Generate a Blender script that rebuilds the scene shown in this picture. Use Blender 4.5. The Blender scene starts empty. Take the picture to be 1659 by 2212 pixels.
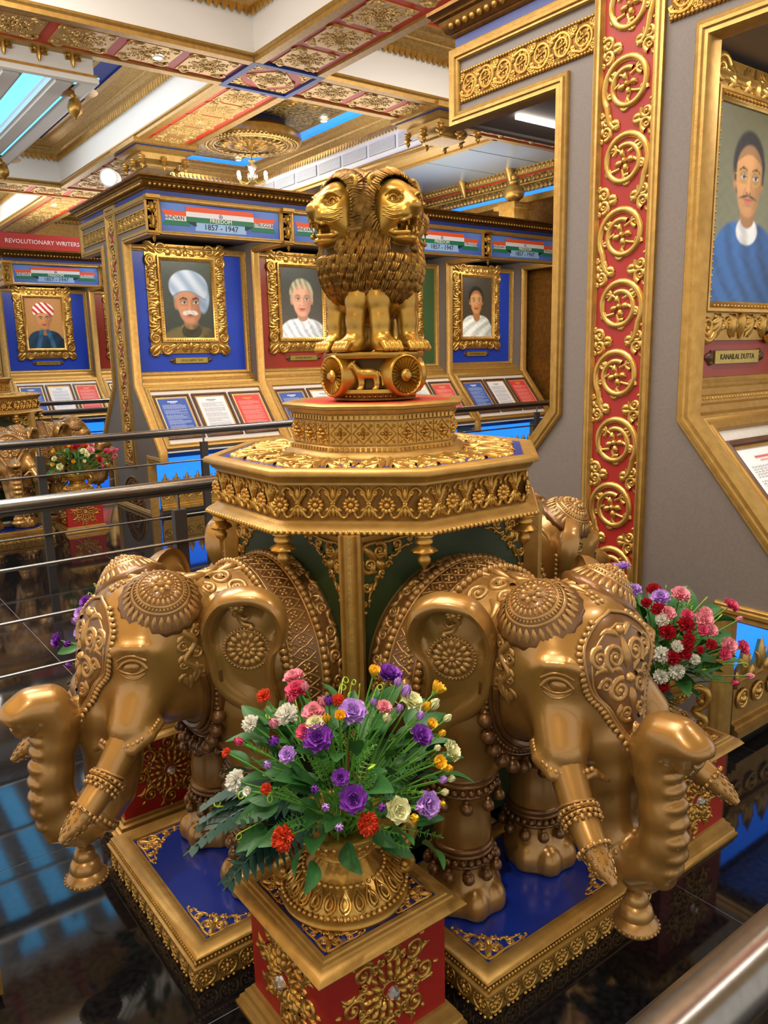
import bpy, math, random
import numpy as np
from mathutils import Vector, Matrix
random.seed(7); RNG = np.random.default_rng(7)
SC = bpy.context.scene; COL = SC.collection
pi = math.pi
# ------------------------------------------------------------------ camera
EYE = np.array([0.0, 0.0, 1.55]); FPX = 1692.2
_p, _r, _y = math.radians(11.323), math.radians(1.25), math.radians(53.1)
_fh = np.array([math.cos(_y), math.sin(_y), 0]); _rh = np.array([math.sin(_y), -math.cos(_y), 0]); _up = np.array([0, 0, 1.0])
_fw = _fh*math.cos(_p)-_up*math.sin(_p); _u0 = _up*math.cos(_p)+_fh*math.sin(_p)
_cr = _rh*math.cos(_r)-_u0*math.sin(_r); _cu = _u0*math.cos(_r)+_rh*math.sin(_r)
cam = bpy.data.cameras.new('camera'); camo = bpy.data.objects.new('camera', cam); COL.objects.link(camo)
cam.sensor_fit = 'VERTICAL'; cam.sensor_height = 36; cam.lens = FPX/2212*36; cam.clip_start = .05; cam.clip_end = 200
m = Matrix.Identity(4)
for i in range(3):
    m[i][0] = _cr[i]; m[i][1] = _cu[i]; m[i][2] = -_fw[i]; m[i][3] = EYE[i]
camo.matrix_world = m; SC.camera = camo
# ------------------------------------------------------------------ world and exposure
w = bpy.data.worlds.new('hall_air'); SC.world = w; w.use_nodes = True
w.node_tree.nodes['Background'].inputs[0].default_value = (1.0, .95, .88, 1); w.node_tree.nodes['Background'].inputs[1].default_value = .8
SC.view_settings.view_transform = 'Standard'; SC.view_settings.look = 'None'; SC.view_settings.gamma = 1
SC.view_settings.use_curve_mapping = False; SC.view_settings.exposure = 0.55
# ------------------------------------------------------------------ lamps of the hall, and uplights added to brighten the ceiling
def area(name, loc, size, power, col=(1, .93, .82), sy=None, rot=(0, 0, 0)):
    l = bpy.data.lights.new(name, 'AREA'); l.energy = power; l.color = col; l.size = size
    if sy: l.shape = 'RECTANGLE'; l.size_y = sy
    o = bpy.data.objects.new(name, l); COL.objects.link(o); o.location = loc; o.rotation_euler = rot; return o
def spot(name, loc, target, power, ang=60, col=(1, .92, .8), r=.05):
    l = bpy.data.lights.new(name, 'SPOT'); l.energy = power; l.color = col; l.spot_size = math.radians(ang); l.spot_blend = .5; l.shadow_soft_size = r
    o = bpy.data.objects.new(name, l); COL.objects.link(o); o.location = loc
    o.rotation_euler = (Vector(target)-Vector(loc)).to_track_quat('-Z', 'Y').to_euler(); return o
UPW = (pi, 0, 0)
area('coffer_light', (.9, 1.8, 4.5), 2.4, 130, (1, .94, .85))
area('coffer_light', (.6, 4.8, 4.5), 2.0, 110, (1, .95, .88))
area('coffer_light', (5.4, 4.0, 4.5), 1.8, 110, (1, .94, .85))
area('coffer_light', (2.7, 9.3, 4.5), 1.0, 32, (.95, .97, 1), 4)
area('coffer_light', (5.4, 11.0, 4.5), 1.2, 80, (1, .94, .85))
area('coffer_light', (2.0, 15, 4.5), 2.0, 110, (1, .95, .88))
area('added_uplight', (5.6, 8.1, 3.25), 5.0, 65, (1, .95, .88), 1.8, UPW)  # unseen uplights added over the booths to brighten the ceiling
area('added_uplight', (5.6, 13.6, 3.25), 5.0, 80, (1, .95, .88), 1.8, UPW)
area('added_uplight', (4.0, 2.0, 3.25), 2.4, 150, (1, .95, .88), 1.6, UPW)
area('added_uplight', (-2.6, 5.0, 2.6), 1.5, 420, (1, .95, .88), 9, UPW)  # added upward fill at the left, out of view, no fixture modelled
spot('ceiling_spot', (-.6, .2, 3.95), (1.3, 1.8, 1.1), 110, 60)
spot('ceiling_spot', (3.3, -.2, 3.9), (1.5, 1.6, .8), 70, 55)
# ------------------------------------------------------------------ materials
MATS = {}
def srgb(c):
    if isinstance(c, str):
        c = tuple(int(c[i:i+2], 16)/255 for i in (0, 2, 4))
    return tuple((x/12.92 if x <= .04045 else ((x+.055)/1.055)**2.4) for x in c)
def mat(name, col, rough=.5, metal=0, noise=None, bump=None, coat=0, emit=None, spec=.5, trans=0):
    """noise=(scale, other colour, sharpness)  bump=(scale, strength, kind)"""
    if name in MATS: return MATS[name]
    M = bpy.data.materials.new(name); M.use_nodes = True; nt = M.node_tree; b = nt.nodes['Principled BSDF']
    c = srgb(col); b.inputs['Base Color'].default_value = (*c, 1); b.inputs['Roughness'].default_value = rough; b.inputs['Metallic'].default_value = metal
    b.inputs['Coat Weight'].default_value = coat; b.inputs['Coat Roughness'].default_value = .12; b.inputs['Specular IOR Level'].default_value = spec
    if trans: b.inputs['Transmission Weight'].default_value = trans
    if emit: b.inputs['Emission Color'].default_value = (*srgb(emit[0]), 1); b.inputs['Emission Strength'].default_value = emit[1]
    tc = nt.nodes.new('ShaderNodeTexCoord')
    if noise:
        n = nt.nodes.new('ShaderNodeTexNoise'); n.inputs['Scale'].default_value = noise[0]; n.inputs['Detail'].default_value = 4
        nt.links.new(tc.outputs['Object'], n.inputs['Vector'])
        r = nt.nodes.new('ShaderNodeValToRGB'); k = noise[2] if len(noise) > 2 else .15
        r.color_ramp.elements[0].position = .5-k; r.color_ramp.elements[1].position = .5+k
        r.color_ramp.elements[0].color = (*srgb(noise[1]), 1); r.color_ramp.elements[1].color = (*c, 1)
        nt.links.new(n.outputs['Fac'], r.inputs['Fac']); nt.links.new(r.outputs['Color'], b.inputs['Base Color'])
    if bump:
        if bump[2] == 'voronoi':
            n = nt.nodes.new('ShaderNodeTexVoronoi'); o = n.outputs['Distance']
        elif bump[2] == 'wave':
            n = nt.nodes.new('ShaderNodeTexWave'); n.inputs['Distortion'].default_value = 6; n.inputs['Detail'].default_value = 2; o = n.outputs['Fac']
        else:
            n = nt.nodes.new('ShaderNodeTexNoise'); n.inputs['Detail'].default_value = 3; o = n.outputs['Fac']
        n.inputs['Scale'].default_value = bump[0]; nt.links.new(tc.outputs['Object'], n.inputs['Vector'])
        bp = nt.nodes.new('ShaderNodeBump'); bp.inputs['Strength'].default_value = bump[1]; bp.inputs['Distance'].default_value = .01
        nt.links.new(o, bp.inputs['Height']); nt.links.new(bp.outputs['Normal'], b.inputs['Normal'])
    MATS[name] = M; return M
def vcol_mat(name, rough=.45, emit=0):
    M = bpy.data.materials.new(name); M.use_nodes = True; nt = M.node_tree; b = nt.nodes['Principled BSDF']; b.inputs['Roughness'].default_value = rough
    a = nt.nodes.new('ShaderNodeVertexColor'); a.layer_name = 'paint'; nt.links.new(a.outputs['Color'], b.inputs['Base Color'])
    MATS[name] = M; return M
mat('gold', 'c29a4c', .34, .75, (14, 'a07836', .25), (60, .08, 'noise'))
mat('gold_flat', 'b8924c', .42, .55, (30, '9a7638', .3), (90, .07, 'wave'))
mat('gold_dark', '8a5f22', .45, .7, (20, '5f3f16', .25))
mat('gold_bright', 'd0ab62', .3, .75, (18, 'b98a3c', .25))
mat('eleph', 'a97e3e', .32, .5, (4, '82602e', .3), (40, .03, 'noise'), .5)
mat('eleph_dark', '7c5427', .38, .45, (16, '5c3c1a', .25), None, .4)
mat('eleph_relief', 'b98e4e', .34, .5, (22, '8f6a36', .25), None, .4)
mat('lion', 'c0963a', .32, .75, (9, '9a7228', .25), (50, .05, 'noise'), .3)
mat('lion_mane', '9a7230', .36, .75, (60, '573c14', .2))
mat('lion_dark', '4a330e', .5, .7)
mat('ceiling_gold', 'd4b06a', .4, .5, (30, 'ab8444', .3), (38, .35, 'noise'))
mat('mesh_gold', 'a98f58', .4, .5, (26, '4a3c18', .1), (26, .8, 'noise'))
mat('red_paint', '9c2018', .45, 0, (3, '8c1a13', .4))
mat('red_beam', 'c63d20', .5, 0, (2, 'bb341a', .4))
mat('blue_paint', '16308f', .25, 0, (2.5, '0f2780', .4), None, .3)
mat('blue_top', '22337f', .35)
mat('blue_fascia', '18307a', .45)
mat('green_paint', '23380f', .5, 0, (6, '1b2d0c', .3), (14, .25, 'noise'))
mat('white_paint', 'dcdad4', .55)
mat('grey_wall', '756c66', .55, 0, (120, '6d645e', .2))
mat('desk_white', 'cfcac4', .6, 0, (60, 'c4bfb8', .3))
mat('granite', '0c0c0e', .06, 0, (60, '17171a', .12), None, 0, None, .6)
mat('joint', '7a7a7c', .5)
mat('steel', '8d8a86', .26, .95, (80, '7c7975', .3))
mat('steel_dark', '4e4a47', .4, .7)
mat('wood', '5b3a26', .4, 0, (25, '432818', .25))
mat('brass', 'b9a055', .35, .6, (30, 'a8903f', .3))
mat('ink', '14120f', .6); mat('ink_white', 'f0f0ee', .6)
mat('saffron', 'd9542a', .5); mat('flag_white', 'd8d8dc', .5); mat('flag_green', '17704f', .5); mat('flag_shadow', '0c2c20', .5); mat('sky_blue', '8fb4de', .5)
mat('navy', '22307c', .5)
mat('banner_red', 'b5291f', .5)
mat('panel_blue', '1a3db0', .4, 0); mat('panel_red', '93301f', .4, 0); mat('panel_green', '3d5a34', .4, 0)
mat('led_white', 'ffffff', .5, emit=('fff3e0', 28)); mat('led_blue', '2a7bff', .5, emit=('1f74ff', 1.2)); mat('led_cyan', '6fc8ff', .5, emit=('62c3ff', 1.5))
mat('led_soft', 'ffffff', .5, emit=('fff6ea', 6)); mat('panel_grey', '9aa3a2', .3, .25); mat('lamp_glow', 'ffffff', .5, emit=('e8f0ff', 14)); mat('bulb', 'ffffff', .4, emit=('ffe6c0', 22))
mat('crystal', 'ffffff', .02, 0, trans=.9); mat('grille', '8a8d90', .5, .3)
mat('leaf', '2f6a2c', .5, 0, (30, '1f4d22', .3)); mat('leaf_dark', '1f4638', .5, 0, (30, '16352c', .3)); mat('stem', '5f9a3a', .5); mat('leaf_lime', '9dbf3a', .5)
for n_, c_, d_ in (('purple', '8b3fb4', '6f2a9a'), ('lilac', 'c59be0', 'b184d2'), ('petal_white', 'ece9e2', 'dcdccb'), ('cream', 'e9e8bc', 'd9dca0'), ('yellow', 'f2c62c', 'e5ac18'), ('orange', 'e2532b', 'cc4020'), ('pink', 'e9a3ad', 'dd8293'), ('rose_red', 'c61c30', 'a8142a'), ('hot_pink', 'dc5578', 'c43f66')):
    mat(n_, c_, .6, 0, (25, d_, .3))
vcol_mat('painting', .4); vcol_mat('print', .5)
# ------------------------------------------------------------------ mesh helpers
class MB:
    def __init__(s): s.v = []; s.f = []; s.n = 0
    def add(s, v, f):
        v = np.asarray(v, float).reshape(-1, 3); f = np.asarray(f, int)
        if len(f): s.f += (f+s.n).tolist()
        s.v.append(v); s.n += len(v); return s
    def addp(s, v, polys):
        v = np.asarray(v, float).reshape(-1, 3); s.f += [[i+s.n for i in p] for p in polys]; s.v.append(v); s.n += len(v); return s
    def grid(s, P, cu=False, cv=False):
        P = np.asarray(P, float); n, m = P.shape[:2]; I = np.arange(n*m).reshape(n, m)
        if cu: I = np.vstack([I, I[:1]])
        if cv: I = np.hstack([I, I[:, :1]])
        q = np.stack([I[:-1, :-1], I[1:, :-1], I[1:, 1:], I[:-1, 1:]], -1).reshape(-1, 4); return s.add(P.reshape(-1, 3), q)
    def box(s, c, d, R=None):
        x, y, z = np.array(d)/2.; v = np.array([[a*x, b*y, e*z] for e in (-1, 1) for b in (-1, 1) for a in (-1, 1)])
        if R is not None: v = v@np.asarray(R).T
        return s.add(v+np.array(c), [[0, 2, 3, 1], [4, 5, 7, 6], [0, 1, 5, 4], [2, 6, 7, 3], [0, 4, 6, 2], [1, 3, 7, 5]])
    def b2(s, a, b): a = np.array(a, float); b = np.array(b, float); return s.box((a+b)/2, np.abs(b-a))
    def tube(s, path, rad, k=6, caps=True, flat=1.0):
        P = np.asarray(path, float); n = len(P); r = np.broadcast_to(np.asarray(rad, float), (n,))
        T = np.gradient(P, axis=0); T /= np.linalg.norm(T, axis=1)[:, None]+1e-12
        a = np.array([0, 0, 1.]) if abs(T[0, 2]) < .9 else np.array([1., 0, 0]); N = np.zeros_like(P)
        for i in range(n):
            a = a-T[i]*(a@T[i]); a /= np.linalg.norm(a)+1e-12; N[i] = a
        B = np.cross(T, N); th = np.arange(k)*2*pi/k
        G = P[:, None]+r[:, None, None]*(N[:, None]*np.cos(th)[None, :, None]*flat+B[:, None]*np.sin(th)[None, :, None])
        b0 = s.n; s.grid(G, cv=True)
        if caps: s.f += [[b0+i for i in range(k)][::-1], [b0+(n-1)*k+i for i in range(k)]]
        return s
    def lathe(s, prof, seg=24, c=(0, 0, 0), mod=None, caps=True, a0=0):
        pr = np.asarray(prof, float); th = np.arange(seg)*2*pi/seg+a0; r = pr[:, 0][:, None]*np.ones(seg)[None]
        if mod is not None: r = mod(r, th, pr[:, 1][:, None])
        G = np.stack([r*np.cos(th), r*np.sin(th), pr[:, 1][:, None]*np.ones(seg)], -1)+np.array(c)
        b0 = s.n; s.grid(G, cv=True)
        if caps:
            n = len(pr); s.f += [[b0+i for i in range(seg)][::-1], [b0+(n-1)*seg+i for i in range(seg)]]
        return s
    def ball(s, c, r, seg=7, ring=5, sc=(1, 1, 1)):
        seg = max(seg, 8); ring = max(ring, 5)
        ph = np.linspace(0.12, pi-.12, ring); th = np.arange(seg)*2*pi/seg
        G = np.stack([np.sin(ph)[:, None]*np.cos(th), np.sin(ph)[:, None]*np.sin(th), np.cos(ph)[:, None]*np.ones(seg)], -1)*np.array(sc)*r+np.array(c)
        b0 = s.n; s.grid(G[::-1], cv=True); s.f += [[b0+i for i in range(seg)][::-1], [b0+(ring-1)*seg+i for i in range(seg)]]; return s
    def beads(s, pts, r, seg=6, ring=4):
        for p in pts: s.ball(p, r, seg, ring)
        return s
    def prism(s, poly, z0, z1, fr=None):
        """poly (n,2) extruded z0..z1 in frame fr=(o,e1,e2,e3)"""
        p = np.asarray(poly, float); n = len(p); o, e1, e2, e3 = fr if fr else (np.zeros(3), np.array([1., 0, 0]), np.array([0, 1., 0]), np.array([0, 0, 1.]))
        f = lambda h: np.array(o)+p[:, :1]*np.array(e1)+p[:, 1:]*np.array(e2)+h*np.array(e3)
        return s.addp(np.vstack([f(z0), f(z1)]), [list(range(n))[::-1], list(range(n, 2*n))]+[[i, (i+1) % n, n+(i+1) % n, n+i] for i in range(n)])
    def sweep(s, path, nrm, prof, closed=True):
        """prof [(side, up)] swept with mitres along a planar path; side = nrm x tangent"""
        P = np.asarray(path, float); N = np.asarray(nrm, float); n = len(P); d = np.roll(P, -1, 0)-P
        d /= np.linalg.norm(d, axis=1)[:, None]+1e-12
        sd = np.cross(N, d); off = np.zeros_like(P)
        for i in range(n):
            a = sd[i-1] if (closed or i > 0) else sd[i]; b = sd[i] if (closed or i < n-1) else sd[i-1]
            mt = a+b; mt /= np.linalg.norm(mt)+1e-12; off[i] = mt/max(mt@a, .25)
        pr = np.asarray(prof, float)
        G = P[:, None]+off[:, None]*pr[None, :, :1]+N*pr[None, :, 1:]
        b0 = s.n; s.grid(G, cu=closed)
        if not closed:
            k = len(pr); s.f += [[b0+i for i in range(k)], [b0+(n-1)*k+i for i in range(k)][::-1]]
        return s
    def mesh(s, name, mt=None, smooth=True, ang=52):
        me = bpy.data.meshes.new(name); me.from_pydata(np.vstack(s.v).tolist(), [], s.f)
        if smooth:
            me.shade_smooth(); me.set_sharp_from_angle(angle=math.radians(ang))
        if mt: me.materials.append(MATS[mt])
        return me
    def build(s, name, mt, parent=None, smooth=True, ang=52, **k): return put(name, s.mesh(name, mt, smooth, ang), parent, **k)
def put(name, me, parent=None, loc=None, rz=None, kind=None, rot=None, sc=None):
    o = bpy.data.objects.new(name, me); COL.objects.link(o)
    if parent is not None: o.parent = parent
    if loc is not None: o.location = loc
    if rz is not None: o.rotation_euler = (0, 0, rz)
    if rot is not None: o.rotation_euler = rot
    if sc is not None: o.scale = sc
    if kind or name in STUFF: o['kind'] = kind or 'stuff'
    return o
STUFF = {'dentils', 'cornice_beads', 'moulding_beads', 'beam_beads', 'bead_rows', 'bead_moulding', 'egg_moulding', 'base_beads', 'frame_beads', 'grille_slats', 'foot_petals', 'lip_beads'}
def thing(name, label, cat, loc=(0, 0, 0), rz=0, group=None):
    o = bpy.data.objects.new(name, None); COL.objects.link(o); o.location = loc; o.rotation_euler = (0, 0, rz); o.empty_display_size = .05
    return tag(o, label, cat, group)
def tag(o, label=None, cat=None, group=None, kind=None):
    if label: o['label'] = label
    if cat: o['category'] = cat
    if group: o['group'] = group
    if kind: o['kind'] = kind
    return o
def struct(o): o['kind'] = 'structure'; return o
def children(o): return KIDS.get(o.name, None) or [c for c in bpy.data.objects if c.parent == o]
KIDS = {}
def dup(root, label=None, loc=None, rz=None, cat=None):
    kids = {}
    for c in bpy.data.objects:
        if c.parent: kids.setdefault(c.parent.name, []).append(c)
    def cp(o, par):
        c = o.copy(); COL.objects.link(c); c.parent = par
        for k in kids.get(o.name, []): cp(k, c)
        return c
    r = cp(root, None)
    if label: r['label'] = label
    if loc is not None: r.location = loc
    if rz is not None: r.rotation_euler = (0, 0, rz)
    return r
def A3(*x): return np.array(x, float)
# ------------------------------------------------------------------ carved relief: strokes (pts, radius, height factor)
def leaf(a, b, w, bend=0, n=7, h=.8):
    a = A3(*a); b = A3(*b); t = np.linspace(0, 1, n); d = b-a; p = a+t[:, None]*d+np.sin(t*pi)[:, None]*bend*A3(-d[1], d[0])
    return (p, w*np.array([.25, .75, 1, .95, .75, .45, .08])[:n] if n == 7 else w*np.sin(np.linspace(.25, pi-.03, n))**.8, h)
def bead(c, r, h=1.0, n=5):
    n = max(n, 7); t = np.linspace(-1, 1, n); x = np.sin(t*pi/2); return (np.stack([c[0]+x*r, c[1]+0*x], 1), r*np.sqrt(np.clip(1-x*x, .004, 1)), h)
def spiral(c, r, a0, turns, w, dr=1, rend=.2, n=None, wend=.45, h=.9, ball=True):
    n = int((n or max(8, int(13*turns)))*1.5); t = np.linspace(0, 1, n); a = a0+dr*t*turns*2*pi; rr = r*(1-(1-rend)*t**.85)
    out = [(np.stack([c[0]+rr*np.cos(a), c[1]+rr*np.sin(a)], 1), w*(1-(1-wend)*t), h)]
    if ball: out.append(bead((c[0], c[1]), max(r*rend*.9, w*.8), 1.1))
    return out
def ring(c, r, w, n=24, h=1.0, a0=0, a1=2*pi):
    a = np.linspace(a0, a1, n); return (np.stack([c[0]+r*np.cos(a), c[1]+r*np.sin(a)], 1), np.full(n, w), h)
def curve(pts, w0, w1=None, n=14, h=.9):
    p = np.asarray(pts, float); m_ = len(p); t = np.linspace(0, m_-1, n)
    # catmull-rom
    pp = np.vstack([2*p[0]-p[1], p, 2*p[-1]-p[-2]]); i = np.minimum(t.astype(int), m_-2); f = (t-i)[:, None]
    a, b, c, d = pp[i], pp[i+1], pp[i+2], pp[i+3]
    q = .5*(2*b+(c-a)*f+(2*a-5*b+4*c-d)*f**2+(3*b-a-3*c+d)*f**3)
    return (q, np.linspace(w0, w0 if w1 is None else w1, n), h)
def rosette(c, r, n=8, w=None, core=.25, a0=0, h=.7, cb=None):
    w = w or r*pi/n*.62; out = [leaf((c[0]+core*r*np.cos(a), c[1]+core*r*np.sin(a)), (c[0]+r*np.cos(a), c[1]+r*np.sin(a)), w, n=5, h=h) for a in a0+np.arange(n)*2*pi/n]
    out.append(bead(c, cb or r*core, 1.2, 7)); return out
def dots(c, r, n, w): return [bead((c[0]+r*np.cos(a), c[1]+r*np.sin(a)), w, 1, 4) for a in np.arange(n)*2*pi/n]
def xf(S, sc=1, rot=0, tr=(0, 0), mx=False):
    c, s_ = math.cos(rot), math.sin(rot); o = []
    for p, r, h in S:
        p = p.copy()
        if mx: p[:, 0] = -p[:, 0]
        p = np.stack([p[:, 0]*c-p[:, 1]*s_, p[:, 0]*s_+p[:, 1]*c], 1)*sc+np.array(tr); o.append((p, r*sc, h))
    return o
def both(S): return S+xf(S, mx=True)
def relief(mb, S, mapf, k=5, lift=0.0):
    a = np.linspace(0, pi, k); UV = []; HH = []; sh = []
    for p, r, h in S:
        T = np.gradient(p, axis=0); T /= np.linalg.norm(T, axis=1)[:, None]+1e-12; N = np.stack([-T[:, 1], T[:, 0]], 1)
        UV.append((p[:, None]+N[:, None]*(np.cos(a)[None, :, None]*r[:, None, None])).reshape(-1, 2)); HH.append((np.sin(a)[None]*r[:, None]*h+lift).reshape(-1)); sh.append(len(p))
    X = mapf(np.vstack(UV), np.concatenate(HH)); i = 0
    for n in sh: mb.grid(X[i:i+n*k].reshape(n, k, 3)); i += n*k
    return mb
def plane(o, e1, e2):
    o, e1, e2 = A3(*o), A3(*e1), A3(*e2); n = np.cross(e1, e2); n /= np.linalg.norm(n)
    return lambda uv, h: o+uv[:, :1]*e1+uv[:, 1:]*e2+h[:, None]*n
FLAT = plane((0, 0, 0), (1, 0, 0), (0, 1, 0))
# carved patterns
def P_vine(L, W, n, k=1.0):
    """running scroll along +x, height W, n loops: near-closed rings with curls and a flower inside, buds in the corners"""
    S = []; p = L/n; R = min(W*.44, p*.47); w = W*.042*k
    for i in range(n):
        sg = 1 if i % 2 == 0 else -1; c = ((i+.5)*p, 0)
        S += spiral(c, R, sg*-2.2, 1.42, w*1.35, sg, .5, 28, .75, ball=False)
        S.append(curve([(c[0]-p*.56, -sg*W*.16), (c[0]-p*.46, -sg*W*.3), (c[0]-R*.58, -sg*R*.81)], w*.9, w*1.35, 8))
        for a in (.2, 1.7, 3.2, 4.6): S.append(leaf((c[0]+R*.1*math.cos(a), R*.1*math.sin(a)), (c[0]+R*.42*math.cos(a), R*.42*math.sin(a)), R*.12, .15, 5, 1.1))
        S += [bead((c[0], 0), R*.11, 1.4)]
        for a, rr, q, d in ((.9, .68, .21, 1), (2.0, .72, .17, -1), (3.3, .68, .22, 1), (4.4, .72, .15, -1), (5.3, .68, .2, -1)):
            S += spiral((c[0]+R*rr*math.cos(a), sg*R*rr*math.sin(a)), R*q, a+2.5, 1.15, w*.8, d*sg, .3, 10)
            S.append(curve([(c[0]+R*.3*math.cos(a-.5*d), sg*R*.3*math.sin(a-.5*d)), (c[0]+R*.5*math.cos(a-.2*d), sg*R*.5*math.sin(a-.2*d)), (c[0]+R*(rr+q*.6)*math.cos(a), sg*R*(rr+q*.6)*math.sin(a))], w*.6, w*.7, 6))
        for sx in (-1, 1):
            for sy in (-1, 1):
                S += spiral((c[0]+sx*p*.42, sy*W*.36), W*.105, 2+sx, 1.3, w*.95, sx*sy, .28, 13); S += spiral((c[0]+sx*p*.475, sy*W*.19), W*.055, 4+sx, 1.1, w*.75, -sx*sy, .3, 9)
                S += spiral((c[0]+sx*p*.31, sy*W*.455), W*.045, 1, 1, w*.7, -sx*sy, .3, 8)
                S.append(leaf((c[0]+sx*p*.5, sy*W*.12), (c[0]+sx*p*.49, sy*W*.3), w*1.3, .2*sx*sy, 5)); S.append(leaf((c[0]+sx*p*.5, sy*W*.44), (c[0]+sx*p*.38, sy*W*.47), w*1.1, .2*sx*sy, 5))
    return S
def P_corner(s):
    """right-angle corner at origin, legs along +x and +y, size s"""
    w = s*.03; H = []
    H += spiral((s*.33, s*.16), s*.13, -2.2, 1.4, w*1.2, 1, .25, 16); H += spiral((s*.62, s*.11), s*.085, 2.2, 1.3, w, -1, .25, 13); H += spiral((s*.84, s*.07), s*.05, -2, 1.2, w*.8, 1, .25, 10)
    H.append(curve([(s*.06, s*.06), (s*.2, s*.03), (s*.45, s*.05), (s*.7, s*.03), (s*.97, s*.05)], w*1.2, w*.5, 14))
    H.append(curve([(s*.5, s*.25), (s*.6, s*.26), (s*.72, s*.16), (s*.9, s*.14)], w, w*.4, 9))
    for t in np.linspace(.2, .95, 6): H.append(leaf((s*t, s*(.46-.42*t)), (s*(t+.05), s*(.56-.5*t)), w*1.1, .2, 5))
    H += spiral((s*.47, s*.37), s*.06, 0, 1.1, w*.8, -1, .3, 9)
    V = [(p[:, ::-1].copy(), r, h) for p, r, h in H]
    return H+V+[leaf((s*.05, s*.05), (s*.3, s*.3), w*2, 0), leaf((s*.28, s*.28), (s*.42, s*.42), w*2.4, 0, 5), leaf((s*.2, s*.3), (s*.3, s*.45), w*1.3, .3, 5), leaf((s*.3, s*.2), (s*.45, s*.3), w*1.3, -.3, 5)]
def P_roundel(r):
    S = []
    for k in range(8):
        U = spiral((0, .74), .2, -pi/2-.3, 1.35, .045, 1, .3, 18)+spiral((.13, .56), .1, 1.2, 1.2, .035, -1, .3, 11)+spiral((-.14, .57), .085, 2, 1.2, .032, 1, .3, 11)
        U += [leaf((.24, .68), (.31, .95), .05, .3, 5), leaf((0, .95), (.02, 1.07), .04, 0, 5), bead((.19, .9), .035)]
        S += xf(U, r, k*pi/4)
    for n, ri, ro, ww in ((16, .34, .56, .05), (12, .2, .42, .06)): S += [leaf((ri*r*np.cos(a), ri*r*np.sin(a)), (ro*r*np.cos(a), ro*r*np.sin(a)), ww*r, 0, 5, 1.0+ww*4) for a in np.arange(n)*2*pi/n]
    return S+dots((0, 0), r*.185, 14, r*.028)+[ring((0, 0), .14*r, .02*r, 16)]
def P_fleur(w, h):
    """frieze unit, centred, width w, height h"""
    q = w*.036
    H = [curve([(0, -.02*h), (.1*w, .12*h), (.16*w, .32*h), (.3*w, .43*h), (.42*w, .3*h), (.37*w, .2*h)], q*1.7, q), curve([(0, 0), (.05*w, .2*h), (.07*w, .46*h)], q*1.6, q*.4, 8), leaf((.1*w, .08*h), (.27*w, .27*h), q*2, .2, 5),
         leaf((.12*w, .2*h), (.2*w, .4*h), q*1.6, -.2, 5), curve([(0, -.08*h), (.1*w, -.18*h), (.2*w, -.38*h), (.34*w, -.42*h), (.41*w, -.28*h), (.33*w, -.2*h)], q*1.7, q), leaf((.03*w, -.12*h), (.1*w, -.42*h), q*2, .15, 5), leaf((.12*w, -.14*h), (.28*w, -.22*h), q*1.8, -.2, 5)]
    return both(H)+[leaf((0, .0), (0, .44*h), q*2.2, 0, 5), leaf((0, -.08*h), (0, -.44*h), q*2, 0, 5), curve([(-.06*w, -.02*h), (.06*w, -.02*h)], q*1.6, None, 4), curve([(-.05*w, -.07*h), (.05*w, -.07*h)], q*1.4, None, 4)]
def P_quatre(s):
    """square tile with a four-petal flower"""
    S = []
    for k in range(4): S += xf([leaf((.05, 0), (.3, 0), .085, 0, 5, 1), curve([(.47, .0), (.3, .17), (.17, .3), (0, .47)], .022, None, 6)]+spiral((.38, .38), .09, 2.4, 1, .026, 1, .3, 8)+[leaf((.22, .22), (.36, .3), .04, .2, 5), leaf((.22, .22), (.3, .36), .04, -.2, 5)], s, k*pi/2)
    return S+[bead((0, 0), .07*s, 1.3)]
# ------------------------------------------------------------------ distance-field modelling
def smin(a, b, k):
    h = np.clip(.5+.5*(b-a)/k, 0, 1); return b+(a-b)*h-k*h*(1-h)
def smax(a, b, k): return -smin(-a, -b, k)
def sd_ell(P, c, r, R=None):
    q = P-np.array(c, P.dtype)
    if R is not None: q = q@np.asarray(R, P.dtype)
    r = np.array(r, P.dtype); k0 = np.sqrt(((q/r)**2).sum(1)); k1 = np.sqrt(((q/(r*r))**2).sum(1))
    return k0*(k0-1)/np.maximum(k1, 1e-6)
def sd_cap(P, a, b, ra, rb):
    a = np.array(a, P.dtype); b = np.array(b, P.dtype); d = b-a; q = P-a; t = np.clip(q@d/(d@d), 0, 1)
    return np.sqrt(((q-t[:, None]*d)**2).sum(1))-(ra+(rb-ra)*t)
def sd_chain(P, pts, k=.015):
    d = None
    for (a, ra), (b, rb) in zip(pts[:-1], pts[1:]):
        e = sd_cap(P, a, b, ra, rb); d = e if d is None else smin(d, e, k)
    return d
def rotm(axis, ang): return np.array(Matrix.Rotation(ang, 3, axis))
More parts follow.
